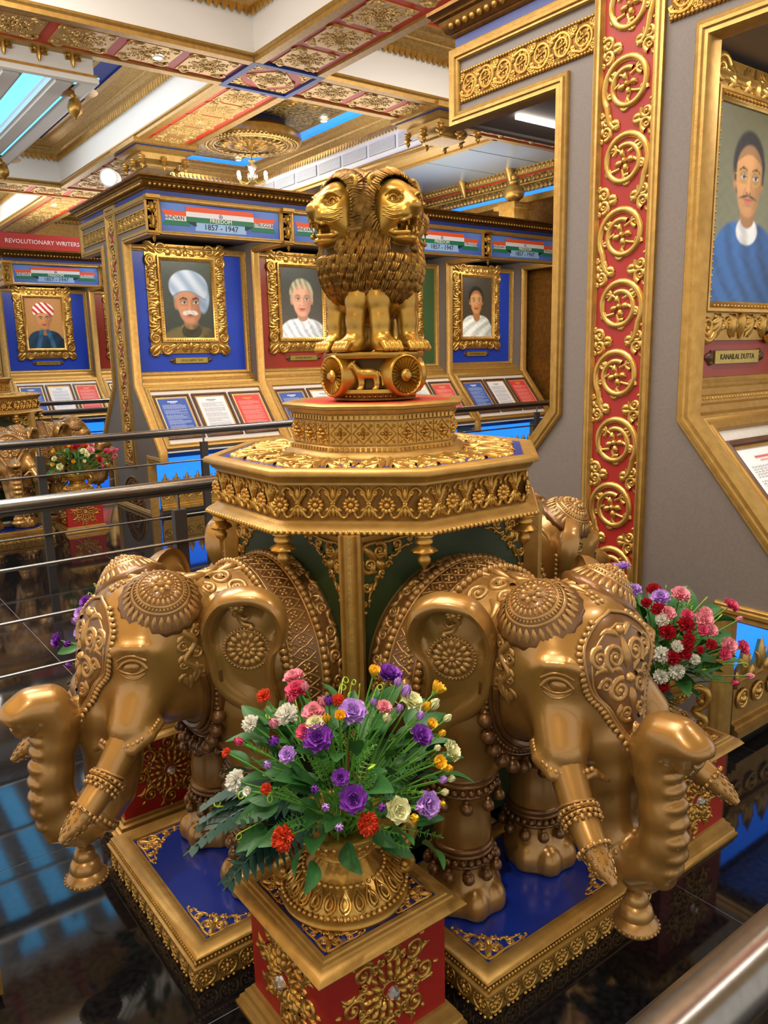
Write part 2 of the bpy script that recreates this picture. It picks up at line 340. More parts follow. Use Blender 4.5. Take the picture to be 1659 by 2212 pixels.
def surfnets(f, lo, hi, h, mirror=True):
    """surface of f<0; if mirror the field is sampled for y>=0 and reflected"""
    xs = np.arange(lo[0], hi[0], h, dtype=np.float32); zs = np.arange(lo[2], hi[2], h, dtype=np.float32)
    ys = (np.arange(0, hi[1], h)+h/2).astype(np.float32) if mirror else np.arange(lo[1], hi[1], h, dtype=np.float32)
    X, Y, Z = np.meshgrid(xs, ys, zs, indexing='ij'); P = np.stack([X.ravel(), Y.ravel(), Z.ravel()], 1)
    D = f(P).reshape(X.shape)
    if mirror: D = np.concatenate([D[:, ::-1], D], 1); ys = np.concatenate([-ys[::-1], ys])
    org = np.array([xs[0], ys[0], zs[0]]); S = D < 0
    nx, ny, nz = D.shape; c = np.zeros((nx-1, ny-1, nz-1), int)
    for i in (0, 1):
        for j in (0, 1):
            for k in (0, 1): c += S[i:nx-1+i, j:ny-1+j, k:nz-1+k]
    act = (c > 0) & (c < 8); idx = -np.ones(act.shape, int); A = np.argwhere(act); idx[act] = np.arange(len(A))
    acc = np.zeros((len(A), 3)); cnt = np.zeros(len(A)); cs = [(i, j, k) for i in (0, 1) for j in (0, 1) for k in (0, 1)]
    for u in cs:
        for ax in range(3):
            if u[ax] == 0:
                v = list(u); v[ax] = 1
                a = D[A[:, 0]+u[0], A[:, 1]+u[1], A[:, 2]+u[2]]; b = D[A[:, 0]+v[0], A[:, 1]+v[1], A[:, 2]+v[2]]
                mk = (a < 0) != (b < 0); t = np.where(mk, a/np.where(mk, a-b, 1), 0)
                p = np.tile(np.array(u, float), (len(A), 1)); p[:, ax] += t; acc += p*mk[:, None]; cnt += mk
    V = org+(A+acc/cnt[:, None])*h; F = []
    for ax in range(3):
        sl = [slice(0, n) for n in D.shape]; s0 = list(sl); s1 = list(sl); s0[ax] = slice(0, D.shape[ax]-1); s1[ax] = slice(1, D.shape[ax])
        E = np.argwhere(S[tuple(s0)] != S[tuple(s1)]); o1, o2 = [a for a in range(3) if a != ax]
        ok = (E[:, o1] > 0) & (E[:, o2] > 0) & (E[:, o1] < D.shape[o1]-1) & (E[:, o2] < D.shape[o2]-1); E = E[ok]
        q = []
        for d1, d2 in ((-1, -1), (0, -1), (0, 0), (-1, 0)):
            e = E.copy(); e[:, o1] += d1; e[:, o2] += d2; q.append(idx[e[:, 0], e[:, 1], e[:, 2]])
        q = np.stack(q, 1); neg = S[E[:, 0], E[:, 1], E[:, 2]]; flip = neg if ax != 1 else ~neg
        q[~flip] = q[~flip][:, ::-1]; F.append(q)
    return V, np.vstack(F)
def grad(f, P, e=.002):
    g = np.stack([f(P+np.eye(3)[i]*e)-f(P-np.eye(3)[i]*e) for i in range(3)], 1); return g/(np.linalg.norm(g, axis=1)[:, None]+1e-9)
def cast(f, o, d, n=40, tmax=.6):
    d = d/np.linalg.norm(d, axis=-1)[..., None]; t = np.zeros(len(o))
    for _ in range(n): t = np.minimum(t+np.maximum(f(o+d*t[:, None]), -.01)*.8, tmax)
    return o+d*t[:, None]
def castmap(f, o, e1, e2, d=None):
    o, e1, e2 = A3(*o), A3(*e1), A3(*e2); dd = A3(*d) if d is not None else -np.cross(e1, e2)
    def mp(uv, h):
        s = o+uv[:, :1]*e1+uv[:, 1:]*e2; q = cast(f, s, np.tile(dd, (len(s), 1))); return q+grad(f, q)*h[:, None]
    return mp
# ------------------------------------------------------------------ elephant (faces +x, stands on z=ZP)
ZP = .085
TRUNK = [((.80, 0, .80), .12), ((.848, 0, .735), .112), ((.88, 0, .66), .097), ((.895, 0, .58), .082), ((.902, 0, .50), .072), ((.915, 0, .435), .064), ((.95, 0, .388), .059), ((1.0, 0, .37), .056), ((1.04, 0, .395), .053), ((1.058, 0, .455), .05), ((1.055, 0, .53), .048), ((1.04, 0, .61), .049), ((1.032, 0, .665), .053), ((1.05, 0, .707), .052), ((1.088, 0, .714), .047), ((1.118, 0, .703), .042)]
TUSK = [((.85, .13, .745), .045), ((.907, .165, .65), .042), ((.975, .195, .57), .037), ((1.04, .222, .52), .031), ((1.075, .232, .497), .022), ((1.105, .238, .478), .008)]
def el_body(P):
    P = np.stack([P[:, 0], np.abs(P[:, 1]), P[:, 2]], 1)
    d = sd_ell(P, (.30, 0, .695), (.42, .30, .292))
    d = smin(d, sd_ell(P, (.53, 0, .66), (.15, .215, .21)), .08)
    d = smin(d, sd_cap(P, (.5, 0, .78), (.74, 0, .80), .185, .165), .08)
    d = smin(d, sd_ell(P, (.775, 0, .815), (.155, .185, .17)), .05)
    d = smin(d, sd_ell(P, (.77, .09, .905), (.1, .09, .09)), .05)
    d = smin(d, sd_ell(P, (.85, .10, .84), (.065, .08, .06)), .07)
    d = smin(d, sd_ell(P, (.835, 0, .85), (.085, .095, .12)), .05)
    d = smin(d, sd_ell(P, (.765, 0, .68), (.115, .145, .085)), .06)
    d = smin(d, sd_cap(P, (.84, .115, .76), (.895, .158, .665), .062, .058), .035)
    d = smin(d, sd_chain(P, TRUNK[:9]), .045)
    return d
def el_leg(P, x, s):
    d = sd_chain(P, [((x, .14, .62), .10), ((x, .145, .48), .078), ((x, .145, .30), .068), ((x, .145, .19), .070), ((x+.005, .145, .13), .078)], .04)
    d = smin(d, sd_ell(P, (x+.012, .145, .10), (.098, .088, .078)), .05)
    for a in (-78, -27, 27, 78):
        a = math.radians(a); d = smin(d, sd_ell(P, (x+.012+.078*math.cos(a), .145+.068*math.sin(a), .115), (.04, .038, .05)), .006)
    return smax(d, ZP-P[:, 2], .006)
def el_sdf(P):
    Q = np.stack([P[:, 0], np.abs(P[:, 1]), P[:, 2]], 1)
    d = smin(el_body(Q), el_leg(Q, .55, 1), .05)
    t = sd_chain(Q, TRUNK[7:], .02)
    # flared lip and nostril at the tip
    t = smin(t, sd_ell(Q, (1.122, 0, .716), (.04, .045, .02), rotm('Y', .25)), .02); t = smin(t, sd_ell(Q, (1.106, 0, .669), (.03, .036, .018), rotm('Y', .7)), .015)
    t = smax(t, -sd_ell(Q, (1.142, 0, .691), (.03, .026, .016), rotm('Y', .4)), .01)
    d = smin(d, t, .02)
    # plated underside of the raised trunk
    pts = np.array([p for p, r in TRUNK[6:13]]); rr = np.array([r for p, r in TRUNK[6:13]]); s = np.linspace(0, 5.7, 13)
    T = np.gradient(pts, axis=0)
    for q in s:
        i = min(int(q), 5); f = q-i; c = pts[i]*(1-f)+pts[i+1]*f; tg = T[i]*(1-f)+T[i+1]*f; tg /= np.linalg.norm(tg); o = np.array([tg[2], 0, -tg[0]]); r = rr[i]*(1-f)+rr[i+1]*f
        R = np.stack([o, [0, 1, 0], tg], 1); d = np.minimum(d, sd_ell(Q, c+o*r*.66, (r*.62, r*.80, .0205), R))
    # eye socket and lids
    d = smax(d, -sd_ell(Q, (.9, .178, .82), (.034, .02, .02)), .02)
    d = smin(d, sd_chain(Q, [((.835, .184, .852), .005), ((.865, .185, .868), .006), ((.9, .16, .87), .006), ((.92, .132, .858), .004)], .01), .025)
    # mouth lip around the tusk
    d = smin(d, sd_chain(Q, [((.83, .185, .665), .008), ((.872, .212, .652), .012), ((.915, .212, .632), .014), ((.95, .178, .62), .014), ((.962, .13, .628), .01), ((.97, .09, .60), .008)], .008), .02)
    return d
def tusk_sdf(P): return sd_chain(P, TUSK, .01)
def frame_dir(n, ref=(0, 0, 1)):
    n = A3(*n); n /= np.linalg.norm(n); ref = (1, 0, 0) if abs(n[2]) > .97 else ref; x = np.cross(A3(*ref), n); x /= np.linalg.norm(x); return x, np.cross(n, x), n
def cone_disc(mb, c, n, prof, seg=28, mod=None):
    x, y, z = frame_dir(n); t = MB(); t.lathe(prof, seg, mod=mod); v = np.vstack(t.v); v = np.array(c)+v[:, :1]*x+v[:, 1:2]*y+v[:, 2:]*z
    b0 = mb.n; mb.v.append(v); mb.f += [[i+b0 for i in f] for f in t.f]; mb.n += len(v)
def bell(mb, c, s, d=(0, 0, -1)):
    cone_disc(mb, c, (-d[0], -d[1], -d[2]), np.array([(.08, 0), (.2, -.12), (.12, -.2), (.3, -.3), (.42, -.5), (.46, -.75), (.36, -.95), (.1, -1.05)])*s, 9)
def loop_pts(f, c, ax1, ax2, n, r0=.0):
    a = np.arange(n)*2*pi/n; d = np.cos(a)[:, None]*A3(*ax1)+np.sin(a)[:, None]*A3(*ax2); o = np.tile(A3(*c), (n, 1))
    t = np.full(n, .005)
    for _ in range(40): t += np.abs(f(o+d*t[:, None]))*.8+.0004*0
    q = o+d*t[:, None]; return q, d
def make_elephant():
    mb = MB(); bell(mb, (0, 0, 0), 1.0); BELL = mb.mesh('bell', 'eleph_dark')
    t = thing('elephant_statue', '-', 'statue')
    V, F = surfnets(el_sdf, (.30, 0, .075), (1.2, .36, 1.02), .0063); mb = MB(); mb.add(V, F); body = mb.build('body', 'eleph', t, True, 180)
    fb = el_body
    for sg in (1, -1):
        fl = lambda p, sg=sg: np.asarray(p)*np.array([1, sg, 1])
        def addm(mb_, name, mt, par=t, **k):
            mb_.v = [fl(v) for v in mb_.v]
            if sg < 0: mb_.f = [f[::-1] for f in mb_.f]
            return mb_.build(name, mt, par, **k)
        # ear: cupped plate with a rolled rim
        c = A3(.621, .246, .817); es = A3(-.777, .629, 0); n0 = A3(.629, .777, 0); et = A3(.629*.14, .777*.14, 1); et /= np.linalg.norm(et); en = np.cross(et, es)
        if en @ n0 < 0: en = -en
        ol = np.array([(0, .172), (-.055, .158), (-.095, .11), (-.112, .045), (-.104, -.03), (-.095, -.095), (-.06, -.15), (-.005, -.19), (.055, -.235), (.078, -.16), (.066, -.08), (.078, -.015), (.106, .03), (.112, .085), (.09, .14), (.045, .168)])
        O = np.array(curve(np.vstack([ol, ol[:1]]), 1, n=61)[0])[:-1]; rho = np.array([0, .25, .5, .66, .74, .82, .9, .96, 1.0]); up = np.clip((O[:, 1]+.02)/.1, 0, 1)
        hh = np.stack([-.012*np.ones(60), -.012*np.ones(60), -.014-.012*up, -.012-.02*up, -.002-.004*up, .008+.014*up, .010+.018*up, .004+.012*up, -.004+.0*up], 0)
        G = c+(rho[:, None]*O[None, :, 0])[..., None]*es+(rho[:, None]*O[None, :, 1]+0)[..., None]*et+hh[..., None]*en
        Bk = c+(rho[:, None]*O[None, :, 0])[..., None]*es+(rho[:, None]*O[None, :, 1])[..., None]*et+(hh*.3-.026-.004*(1-rho)[:, None])[..., None]*en
        mb = MB(); mb.grid(np.concatenate([G, Bk[::-1]], 0), cv=True); ear = addm(mb, 'ear', 'eleph', ang=75)
        em = lambda uv, h: c+uv[:, :1]*es+uv[:, 1:]*et+(h-.012)[:, None]*en
        mb = MB(); relief(mb, rosette((0, 0), .052, 16, .0085, .55, 0, .9, .006)+rosette((0, 0), .03, 10, .007, .3, 0, 1.0)+dots((0, 0), .058, 40, .0033)+[ring((0, 0), .0335, .002), ring((0, 0), .0545, .0018, 30)], em); addm(mb, 'ear_medallion', 'eleph_relief', ear)
        mb = MB(); relief(mb, rosette((-.01, .128), .02, 12, .004, .4)+[curve([(-.01, .118), (-.02, .1), (.005, .085), (.02, .098)], .007, .004), curve([(-.012, .1), (-.005, .075), (.02, .066)], .007, .005), bead((.018, .062), .008)], lambda uv, h: em(uv, h+.02*np.clip((uv[:, 1]-.09)/.03, 0, 1))); addm(mb, 'ear_pendant', 'eleph_relief', ear)
        # lotus cap on the head
        n = A3(.16, .56, .80); base = A3(.78, .112, .95); mb = MB()
        pr = [(.094, -.03), (.104, -.004), (.1, .006), (.09, .014), (.085, .022), (.078, .026), (.072, .037), (.066, .041), (.056, .053), (.05, .057), (.03, .07), (.012, .073)]
        cone_disc(mb, base, n, pr, 40, lambda r, th, z: r*(1+.018*np.cos(20*th)*(r > .08)))
        x, y, z = frame_dir(n)
        hz = lambda r: np.interp(r, [.0, .03, .05, .056, .072, .09, .1], [.073, .07, .057, .053, .037, .014, .002])
        cm = lambda uv, h: base+uv[:, :1]*x+uv[:, 1:]*y+(h+hz(np.hypot(uv[:, 0], uv[:, 1])))[:, None]*z
        cap = addm(mb, 'head_cap', 'eleph_dark'); mb = MB(); S = []
        S += rosette((0, 0), .03, 8, .008, .35, 0, 1.2)+dots((0, 0), .036, 26, .0028)
        for ri, ro, k, w in ((.04, .054, 24, .005), (.074, .095, 30, .0068)): S += [leaf((ri*math.cos(a), ri*math.sin(a)), (ro*math.cos(a), ro*math.sin(a)), w, 0, 5, .8) for a in np.arange(k)*2*pi/k]
        S += dots((0, 0), .0625, 44, .0032)+[ring((0, 0), .0575, .0028, 36), ring((0, 0), .0695, .0028, 40)]
        relief(mb, S, cm, 5); addm(mb, 'cap_petals', 'eleph_relief', cap)
        # temple scroll
        S = [curve([(.0, .085), (.015, .05), (-.012, .015), (.014, -.02), (-.01, -.05), (0, -.08)], .008, .006, 22)]
        for q, v in enumerate(np.linspace(.06, -.055, 6)): S += spiral((.016*(-1)**q, v), .014, q*2, 1.2, .0045, (-1)**q, .3, 11)+[leaf((-.012*(-1)**q, v), (-.026*(-1)**q, v-.02), .006, .2, 5)]
        S = xf(S, 1.0) ; S += [leaf((-.018, -.06), (.0, -.092), .008, 0, 5), leaf((.018, -.06), (.0, -.092), .008, 0, 5), leaf((0, -.06), (0, -.1), .009, 0, 5)]
        mb = MB(); relief(mb, S, castmap(fb, (.742, .4, .836), (1.25, 0, 0), (0, 0, 1.12), (.0, -1, 0)), lift=.001); addm(mb, 'temple_ornament', 'eleph_relief')
        # eye: ball and folded lids
        fe = el_sdf; eo = A3(.888, .175, .819)+A3(.447, .894, 0)*.2; emap = castmap(fe, eo, (.894, -.447, 0), (0, 0, 1), (-.447, -.894, 0)); ep = emap(np.array([[0., 0.]]), np.array([0.]))[0]
        mb = MB(); x_, y_, z_ = A3(.894, -.447, 0), A3(0, 0, 1), A3(.447, .894, 0); ph = np.linspace(.05, pi-.05, 10); th_ = np.arange(16)*2*pi/16
        mb.grid(ep+(np.sin(ph)[:, None]*np.cos(th_))[..., None]*x_*.024+(np.sin(ph)[:, None]*np.sin(th_))[..., None]*y_*.0155+(np.cos(ph)[:, None]*np.ones(16))[..., None]*z_*.011, cv=True); eye = addm(mb, 'eye', 'eleph')
        mb = MB(); S = [curve([(-.034, -.002), (-.02, .015), (0, .021), (.02, .014), (.034, -.004)], .0045, .004, 16, 1.5), curve([(-.034, -.002), (-.018, -.014), (0, -.018), (.02, -.013), (.034, -.004)], .004, .0035, 16, 1.4), curve([(-.03, -.016), (-.01, -.029), (.012, -.028), (.03, -.017)], .003, .002, 14, 1.0), curve([(-.034, .018), (-.01, .032), (.014, .031), (.036, .016)], .0035, .0025, 14, 1.0), ring((.002, .001), .0095, .0012, 18, 1)]
        relief(mb, S[:4], emap, 6); addm(mb, 'eyelid', 'eleph', eye)
        # tusk with bands and carved tip
        mb = MB(); P = np.array([p for p, r in TUSK]); R = np.array([r for p, r in TUSK]); tt = np.linspace(0, 5, 26); Pp = np.array([np.interp(tt, range(6), P[:, i]) for i in range(3)]).T; Rr = np.interp(tt, range(6), R)
        mb.tube(Pp, Rr, 14); tk = addm(mb, 'tusk', 'eleph')
        mb = MB()
        for u, ex in ((1.9, .005), (1.99, .009), (2.1, .006), (2.18, .009), (2.28, .004), (3.0, .005), (3.07, .008)):
            p0 = np.array([np.interp(u+d, range(6), P[:, i]) for d in (-.03, .03) for i in range(3)]).reshape(2, 3); r = np.interp(u, range(6), R)+ex; mb.tube([p0[0], p0[0]*.7+p0[1]*.3, p0[0]*.3+p0[1]*.7, p0[1]], [r-.003, r, r, r-.003], 14)
        for u, k_ in ((2.05, 18), (2.22, 18), (3.04, 16), (2.35, 16)):
            p = np.array([np.interp(u, range(6), P[:, i]) for i in range(3)]); q = np.array([np.interp(u+.05, range(6), P[:, i]) for i in range(3)]); x, y, z = frame_dir(q-p); r = np.interp(u, range(6), R)+.006
            mb.beads([p+r*(math.cos(a)*x+math.sin(a)*y) for a in np.arange(k_)*2*pi/k_], .0055, 5, 4)
        addm(mb, 'tusk_band', 'eleph_relief', tk)
        mb = MB(); S = []
        for q in range(7):
            for a in range(6): S += spiral((3.15+q*.25, a*1.05+q*.5), .14, a+q, 1.2, .05, (-1)**(a+q), .3, 9)
        def tm(uv, h):
            u = np.clip(uv[:, 0], 0, 4.98); p = np.array([np.interp(u, range(6), P[:, i]) for i in range(3)]).T; x, y, z = frame_dir(P[4]-P[3]); r = np.interp(u, range(6), R)+h*.05+.001; return p+r[:, None]*(np.cos(uv[:, 1:])*x+np.sin(uv[:, 1:])*y)
        relief(mb, S, tm, 4); addm(mb, 'tusk_tip_carving', 'eleph_relief', tk)
        # lip beading round the tusk
        mb = MB(); L = curve([(.84, .192), (.872, .214), (.915, .216), (.95, .186), (.965, .14)], 1, n=17)[0]; Zl = np.interp(np.linspace(0, 1, 17), [0, .25, .5, .75, 1], [.676, .664, .646, .636, .642]); mb.beads(np.column_stack([L, Zl]), .0065, 6, 4); addm(mb, 'lip_beads', 'eleph_relief')
        # leg rings, beads and bells
        for zc, r, nb in ((.44, .09, 10), (.235, .085, 11)):
            mb = MB()
            for dz, ex, w in ((.03, .0, .008), (.016, .003, .006), (-.014, .002, .006)): mb.lathe(np.array([(-w, -w), (0, -w*1.2), (w*.9, -w*.5), (w*.9, w*.5), (0, w*1.2), (-w, w)])+np.array([r-.008+ex, dz]), 26, (.55, .145, zc), caps=False)
            mb.beads([(.55+(r)*math.cos(a), .145+(r)*math.sin(a), zc+.001) for a in np.arange(26)*2*pi/26], .0095, 6, 4); an = addm(mb, 'anklet', 'eleph_dark')
            for a in np.arange(nb)*2*pi/nb: put('bell', BELL, an, (.55+(r+.008)*math.cos(a), sg*(.145+(r+.008)*math.sin(a)), zc-.012), sc=(.037,)*3)
        # chain and tassel behind the ear
        mb = MB(); ca = np.array([(.515, .292, .885-.0155*i) for i in range(9)]); mb.beads(ca, .007, 6, 4)
        for a in np.linspace(-1, 1, 7): mb.tube([(.512, .30, .745), (.512+a*.018, .306, .72), (.512+a*.034, .302, .675)], [.008, .011, .004], 6)
        mb.ball((.513, .305, .735), .016); addm(mb, 'tassel', 'eleph_relief')
    # bands over the back
    axis = lambda x: np.stack([x, 0*x, 0*x+.70], 1)
    def bandmap(uv, h):
        x = uv[:, 0]; o = axis(x); d = np.stack([0*x, np.sin(uv[:, 1]), np.cos(uv[:, 1])], 1); q = o+d*.42
        q = cast(fb, q, -d); return q+grad(fb, q)*h[:, None]
    A = np.linspace(-1.75, 1.75, 61)
    mb = MB(); uv = np.stack(np.meshgrid(np.linspace(.345, .515, 9), A, indexing='ij'), -1)
    up = np.array([0, .004, .004, .004, .004, .004, .004, .004, 0])[:, None]*np.ones(61)
    G = bandmap(uv.reshape(-1, 2), up.ravel()).reshape(9, 61, 3); mb.grid(G); bk = mb.build('back_cloth', 'eleph_dark', t)
    mb = MB(); S = []; bm = lambda uv, h: bandmap(np.stack([uv[:, 0], uv[:, 1]/.28], 1), h+.004); q0 = .0375
    for v in np.linspace(-.47, .47, 27):
        S += [curve([(.427, v), (.458, v+.018), (.489, v)], .0022, None, 7, 1.2), curve([(.427, v), (.458, v-.018), (.489, v)], .0022, None, 7, 1.2)]+xf(rosette((0, 0), .013, 4, .0042, .25, 0, 1.0), 1, .78, (.458, v))
        for s_ in (-1, 1): S.append(bead((.458+s_*.024, v+.017), .0034, 1))
    relief(mb, S, bm, 5)
    for x0 in (.419, .497): relief(mb, [curve([(x0, -.48), (x0, 0), (x0, .48)], .003, None, 60)], bm, 5)
    mb.build('cloth_lattice', 'eleph_relief', bk)
    mb = MB(); S = []
    for n_, v in enumerate(np.linspace(-.45, .45, 15)):
        sg = (-1)**n_; S += spiral((.376, v), .017, 1, 1.4, .0055, sg, .25, 13)+[leaf((.365, v+.014*sg), (.388, v+.04*sg), .008, .25*sg), leaf((.355, v-.01*sg), (.37, v-.035*sg), .007, .2*sg), leaf((.39, v+.005), (.395, v+.03*sg), .006, .1, 5)]
    relief(mb, S, bm, 5); mb.build('cloth_acanthus', 'eleph_relief', bk)
    for nm, x0 in (('bead_row', .408), ('bead_row', .511)):
        mb = MB(); q = bandmap(np.stack([np.full(50, x0), np.linspace(-1.72, 1.72, 50)], 1), np.full(50, .005)); mb.beads(q, .0115, 8, 6); mb.build(nm, 'eleph_relief', t)
    # scrolls on the neck and spine
    S = both(spiral((.045, 0), .035, 2, 1.5, .009, 1, .25, 18)+spiral((.1, -.02), .03, 0, 1.4, .008, -1, .25, 16)+spiral((.075, .05), .022, 3, 1.3, .007, 1, .3, 13)+[leaf((.02, .05), (.07, .09), .012, .3), leaf((.1, .02), (.15, .06), .011, .3), leaf((.12, -.05), (.17, -.02), .01, .2), leaf((.03, -.05), (.09, -.085), .011, -.3)])+[leaf((0, -.09), (0, -.01), .014, 0), leaf((0, .02), (0, .1), .016, 0)]
    mb = MB(); relief(mb, S, castmap(fb, (.585, 0, 1.15), (0, -1, 0), (1, 0, 0), (0, 0, -1)), lift=.001); mb.build('spine_scroll', 'eleph_relief', t)
    S = both(spiral((.03, .02), .024, 2, 1.4, .007, 1, .25, 16)+spiral((.035, -.035), .02, 0, 1.4, .006, -1, .25, 14)+[leaf((.012, .05), (.05, .07), .009, .3), leaf((.01, -.06), (.04, -.08), .009, -.3)])+[leaf((0, -.06), (0, -.01), .011, 0), leaf((0, .02), (0, .09), .012, 0), bead((0, 0), .01)]+[bead((0, -.08-.017*q), .0075) for q in range(1, 3)]+[bead((s_*(.008+.0*q), .1+.015*q), .006) for q in range(3) for s_ in (-1, 1)]
    mb = MB(); relief(mb, S, castmap(fb, (.735, 0, 1.2), (0, -1, 0), (1, 0, 0), (0, 0, -1)), lift=.001); mb.build('crown_scroll', 'eleph_relief', t)
    # forehead cloth
    fo, f1, f2 = A3(1.2, 0, .905), A3(0, 1, 0), A3(-.28, 0, .96); fd = A3(-1, 0, -.32)
    fm = castmap(fb, fo, f1, f2, fd)
    half = np.array([(0, -.19), (.022, -.17), (.05, -.11), (.075, -.06), (.105, -.02), (.125, .03), (.115, .085), (.06, .13), (0, .15)]); hc = np.array(curve(half, 1, n=25)[0]); rho = np.linspace(0, 1, 9); cen = np.array([0, -.02])
    O = np.vstack([hc, (hc*[-1, 1])[::-1][1:-1]]); uv = cen+(O-cen)[None]*rho[:, None, None]; H = np.where(rho < .97, .006, .0)[:, None]*np.ones(len(O))
    mb = MB(); mb.grid(fm(uv.reshape(-1, 2), H.ravel()).reshape(len(rho), len(O), 3), cv=True); cl = mb.build('forehead_cloth', 'eleph_dark', t)
    mb = MB(); S = both(spiral((.036, .045), .032, -1, 1.6, .0085, 1, .25, 20)+spiral((.08, .05), .026, 2, 1.5, .0075, -1, .25, 17)+spiral((.035, -.03), .028, 2, 1.5, .008, -1, .25, 18)+spiral((.068, -.01), .018, 0, 1.3, .006, 1, .3, 13)+spiral((.022, -.085), .018, -2, 1.4, .0065, 1, .3, 14)
        +[leaf((.01, .085), (.06, .1), .01, .2), leaf((.06, .015), (.1, .02), .009, .3, 5), leaf((.02, .005), (.055, .02), .009, .2, 5), leaf((.035, -.06), (.045, -.09), .008, 0, 5)])+[leaf((0, .01), (0, .09), .014, 0), leaf((0, -.03), (0, -.085), .012, 0), leaf((0, -.11), (0, -.165), .014, 0), bead((0, -.01), .014), bead((0, .1), .012), bead((0, -.125), .012)]
    S += [(hc*.96+[0, -.0], np.full(25, .0042), .9), ((hc*.96)*[-1, 1], np.full(25, .0042), .9), (hc*.84+[0, -.012], np.full(25, .003), .9), ((hc*.84+[0, -.012])*[-1, 1], np.full(25, .003), .9)]
    for p in np.array(curve(half[:8], 1, n=30)[0]):
        for s_ in (1, -1): S.append(bead((p[0]*1.03*s_, p[1]*1.02-.003), .0068, .9, 4))
    relief(mb, S, lambda uv, h: fm(uv, h+.005), 5); mb.build('cloth_scroll', 'eleph_relief', cl)
    # chest harness with bells
    mb = MB(); th = np.linspace(-1.9, 1.9, 44); pts = []
    for off, r in ((0, .009), (.022, .006), (.04, .009)):
        o = np.stack([np.full(44, .60), 0*th, np.full(44, .70)], 1); d = np.stack([.62*np.cos(th)*0+.35+off*6, np.sin(th), -np.cos(th)-off*0], 1); d /= np.linalg.norm(d, axis=1)[:, None]
        q = cast(fb, o+d*.45, -d); q += grad(fb, q)*.004; pts.append(q); mb.tube(q, r, 6)
    mb.beads((pts[0]+pts[1])/2, .008, 6, 4); ch = mb.build('chest_harness', 'eleph_dark', t)
    for p in pts[0][4:-4:3]: put('bell', BELL, ch, p+A3(.01, 0, -.005), sc=(.043,)*3)
    # trunk collar and hanging bell
    mb = MB(); x, y, z = frame_dir((.55, 0, -.5)); p = A3(.955, 0, .383); mb.beads([p+.062*(math.cos(a)*x+math.sin(a)*y) for a in np.arange(24)*2*pi/24], .008, 6, 4)
    for dd in (-.014, .014): mb.tube([p+z*dd+.061*(math.cos(a)*x+math.sin(a)*y) for a in np.linspace(0, 2*pi, 25)], .005, 5)
    co = mb.build('trunk_collar', 'eleph_relief', t)
    mb = MB(); mb.lathe([(.006, .335), (.012, .325), (.02, .315), (.016, .3), (.012, .295), (.024, .288), (.03, .27), (.026, .262), (.036, .255), (.042, .235), (.038, .228), (.052, .215), (.055, .205), (.05, .198), (.01, .2)], 20, (1.0, 0, 0)); mb.beads([(1.0+.054*math.cos(a), .054*math.sin(a), .208) for a in np.arange(26)*2*pi/26], .004, 5, 4); mb.build('trunk_bell', 'eleph_relief', co)
    return t
# ------------------------------------------------------------------ monument: platforms, table, pedestals, urns, lions
MC = A3(1.45, 1.965, 0)
def rect(x0, x1, y0, y1, z=0): return np.array([(x0, y0, z), (x1, y0, z), (x1, y1, z), (x0, y1, z)], float)
def octa(ap, z): a = (np.arange(8)*45+22.5)*pi/180; R = ap/math.cos(pi/8); return np.stack([R*np.cos(a), R*np.sin(a), np.full(8, z)], 1)
ZUP = (0, 0, 1)
MESH = {}
def relmesh(name, S, mt, k=5, base=None, lift=0):
    mb = MB(); relief(mb, S, FLAT, k, lift)
    if base: base(mb)
    MESH[name] = mb.mesh(name, mt); return MESH[name]
def basis(o, e1, e2):
    e1 = Vector(e1).normalized(); e2 = Vector(e2).normalized(); e3 = e1.cross(e2); M = Matrix.Identity(4)
    for i in range(3): M[i][0] = e1[i]; M[i][1] = e2[i]; M[i][2] = e3[i]; M[i][3] = o[i]
    return M
def pin(name, me, par, o, e1, e2, kind=None, sc=None):
    ob = put(name, me, par, kind=kind); M = basis(o, e1, e2)
    if sc: M = M @ Matrix.Diagonal((*sc, 1))
    ob.matrix_local = M; return ob
relmesh('corner_scroll', P_corner(.15), 'gold_bright')
relmesh('bracket_scroll', P_corner(.2), 'gold')
relmesh('roundel', P_roundel(.125), 'gold', 5, lambda mb: None)
relmesh('side_medallion', [ring((0, 0), .026, .0035, 20, 1)]+rosette((0, 0), .02, 8, .005, .35)+dots((0, 0), .0215, 18, .0018)+[leaf((-.03, .025), (-.022, .018), .004, 0, 5), leaf((.03, .025), (.022, .018), .004, 0, 5), bead((-.015, -.034), .005), bead((.0, -.036), .005), bead((.015, -.034), .005)], 'gold')
relmesh('frieze_fleur', [(p, r, h*1.6) for p, r, h in P_fleur(.094, .092)], 'gold')
relmesh('frieze_flower', rosette((0, 0), .024, 11, .0064, .36, 0, 1.4)+dots((0, 0), .006, 6, .002), 'gold_bright')
relmesh('plinth_tile', [(p, r*1.15, h*2.2) for p, r, h in P_quatre(.062)], 'gold', 5, lambda mb: mb.box((0, 0, -.002), (.061, .061, .004)))
S_ = both(spiral((.06, .03), .045, -1, 1.6, .012, 1, .25, 18)+spiral((.12, .07), .035, 1, 1.4, .01, -1, .25, 15)+spiral((.05, .1), .03, 2, 1.4, .01, 1, .25, 14)+[leaf((.02, .06), (.1, .12), .016, .3), leaf((.09, .02), (.15, .04), .012, .2, 5), leaf((.1, .1), (.15, .12), .012, .2, 5), leaf((.03, -.01), (.11, -.015), .012, .1, 5)])+[leaf((0, .0), (0, .12), .018, 0), bead((0, .03), .016)]
relmesh('top_scroll', S_, 'gold_bright')
